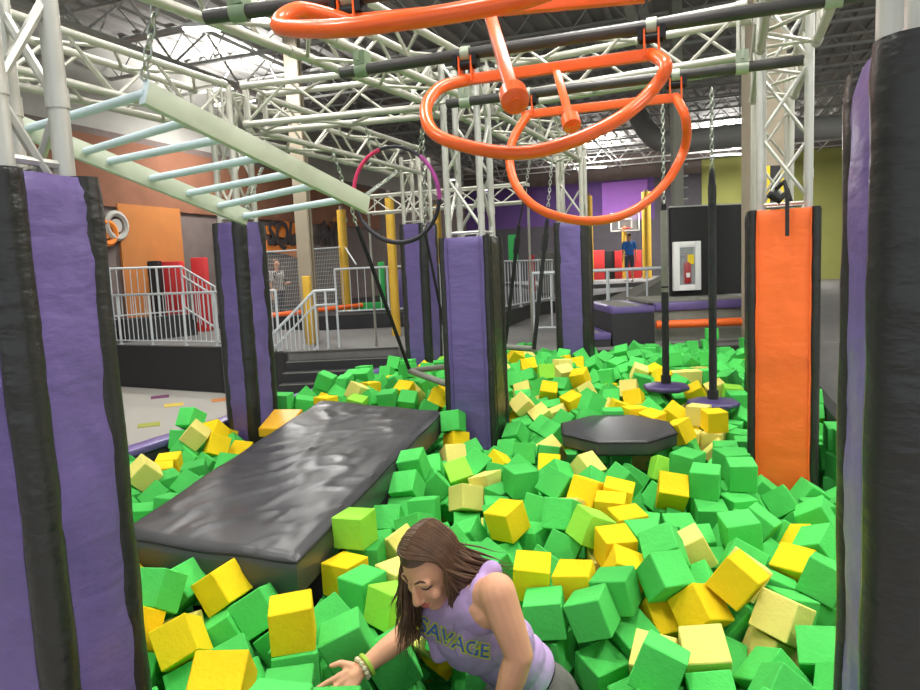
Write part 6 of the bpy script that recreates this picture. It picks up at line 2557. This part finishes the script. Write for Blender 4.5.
(1778,8081,205,5,82,56,9,0,0),
(1882,7969,287,79,6,-25,56,0,63),
(2171,8164,162,67,-68,-22,-21,0,0),
(2848,7956,201,37,-20,65,63,0,0),
(2755,8069,92,40,71,53,23,0,0),
(3532,8172,211,71,-67,18,-12,1,0),
(3810,8055,262,17,-59,67,41,1,0),
(284,8534,158,60,30,-66,-35,0,0),
(816,8451,220,18,-5,22,-96,2,0),
(1215,8632,108,24,-55,78,17,0,0),
(1907,8414,160,77,-22,-29,-52,0,0),
(2246,8330,177,6,-80,10,-59,0,0),
(2499,8106,162,63,28,-72,-10,0,0),
(2799,8216,105,56,-13,9,-81,0,0),
(3388,8307,110,2,-55,66,-51,0,0),
(-829,8430,230,36,-53,62,46,0,50),
(-381,8306,119,38,84,6,39,0,0),
(-188,8341,155,88,-1,46,-8,0,0),
(-85,8512,191,72,-62,10,-30,0,0),
(473,8559,203,4,71,-4,71,0,0),
(656,8580,227,12,-2,26,-96,0,0),
(813,9014,245,86,28,-21,-37,0,0),
(1236,8876,145,42,-27,-28,-82,0,0),
(1886,8589,99,72,37,28,-53,0,0),
(2068,8581,120,74,54,28,-27,0,0),
(2159,8494,267,43,-19,65,60,0,63),
(2623,8316,211,76,0,48,-44,0,0),
(2769,8662,202,7,-90,43,-4,0,0),
(3493,8741,65,73,18,-63,17,0,0),
(-207,8620,175,20,-18,-14,95,3,0),
(70,8405,155,19,-82,-8,53,0,0),
(216,8866,207,100,3,-2,-6,1,0),
(142,9079,83,44,8,52,73,0,0),
(1062,8936,136,52,-20,-70,-45,0,0),
(2070,9131,125,94,-13,-27,-14,0,0),
(2282,8735,207,2,-83,56,1,0,0),
(2469,8816,195,1,7,-100,-7,0,63),
(2737,8966,173,22,65,-69,-24,0,0),
(3686,8769,52,22,-67,-22,-67,0,0),
(942,9041,154,90,8,-34,27,0,0),
(2734,9117,116,64,25,-26,-68,0,0),
(3082,8895,73,45,-27,85,-5,0,0),
(3420,8991,51,0,70,-4,71,0,0),
(3313,9013,353,0,-7,-100,0,0,0),
(85,9272,133,15,-64,71,-25,0,0),
(1094,9218,133,85,2,53,-3,0,0)]
# ---------------------------------------------------------------- foam cubes
NC=len(CUBE_DATA)
rnd=random.Random(5);HB=.0755
CM={}
def cube_mesh(m,k):
    r=random.Random(k*7+3);bm=bmesh.new();bmesh.ops.create_cube(bm,size=HB*2*.995)
    for v in bm.verts:v.co+=V([r.uniform(-.005,.003)*(1 if c>0 else -1) for c in v.co])
    bmesh.ops.bevel(bm,geom=bm.edges,offset=.004,segments=1,affect='EDGES');me=bpy.data.meshes.new('foam_cube');bm.to_mesh(me);bm.free();me.materials.append(MT[m]);return me
for m in CN:
    for k in range(5):CM[m,k]=cube_mesh(m,k)
SV={m:[] for m in CN};SF={m:[] for m in CN}
CUBES=[]
for i in range(NC):
    x,y,z,a,b,c,d,q,lid=CUBE_DATA[i];loc=V((x/1000,y/1000,z/1000));qt=Quaternion((a/100,b/100,c/100,d/100)).normalized();col=CN[q]
    if lid>0:
        o=bpy.data.objects.new('foam_cube',CM[col,i%5]);COL.objects.link(o);o.location=loc;o.rotation_mode='QUATERNION';o.rotation_quaternion=qt
        lb,gr=LAB[lid-1];tag(o,lb,'foam cube',gr);CUBES.append(o)
    else:
        me=CM[col,i%5];M=Matrix.Translation(loc)@qt.to_matrix().to_4x4();k=len(SV[col]);SV[col]+=[tuple(M@v.co) for v in me.vertices];SF[col]+=[tuple(j+k for j in p.vertices) for p in me.polygons]
me=bpy.data.meshes.new('foam_cubes');v=[];f=[];mi=[]
for j,m in enumerate(CN):
    k=len(v);v+=SV[m];f+=[tuple(a+k for a in p) for p in SF[m]];mi+=[j]*len(SF[m]);me.materials.append(MT[m])
me.from_pydata(v,[],f);me.polygons.foreach_set('material_index',mi);me.update()
o=bpy.data.objects.new('foam_cubes',me);COL.objects.link(o);tag(o,'countless smaller looking and buried foam cubes filling the rest of the pit','foam cubes',None,'stuff')
# ---------------------------------------------------------------- world, camera, colour
w=bpy.data.worlds.new('World');sc.world=w;w.use_nodes=True;bg=w.node_tree.nodes['Background'];bg.inputs[0].default_value=lin((225,232,240));bg.inputs[1].default_value=WORLD
cd=bpy.data.cameras.new('camera');cam=bpy.data.objects.new('camera',cd);COL.objects.link(cam);sc.camera=cam
cd.sensor_fit='HORIZONTAL';cd.sensor_width=36;cd.lens=36*F/920;cd.clip_start=.05;cd.clip_end=200
M=Matrix((R_,U_,-f_)).transposed().to_4x4();M.translation=CAM;cam.matrix_world=M
vs=sc.view_settings;vs.view_transform='Standard';vs.look='None';vs.gamma=1;vs.use_curve_mapping=False;vs.exposure=EXPO
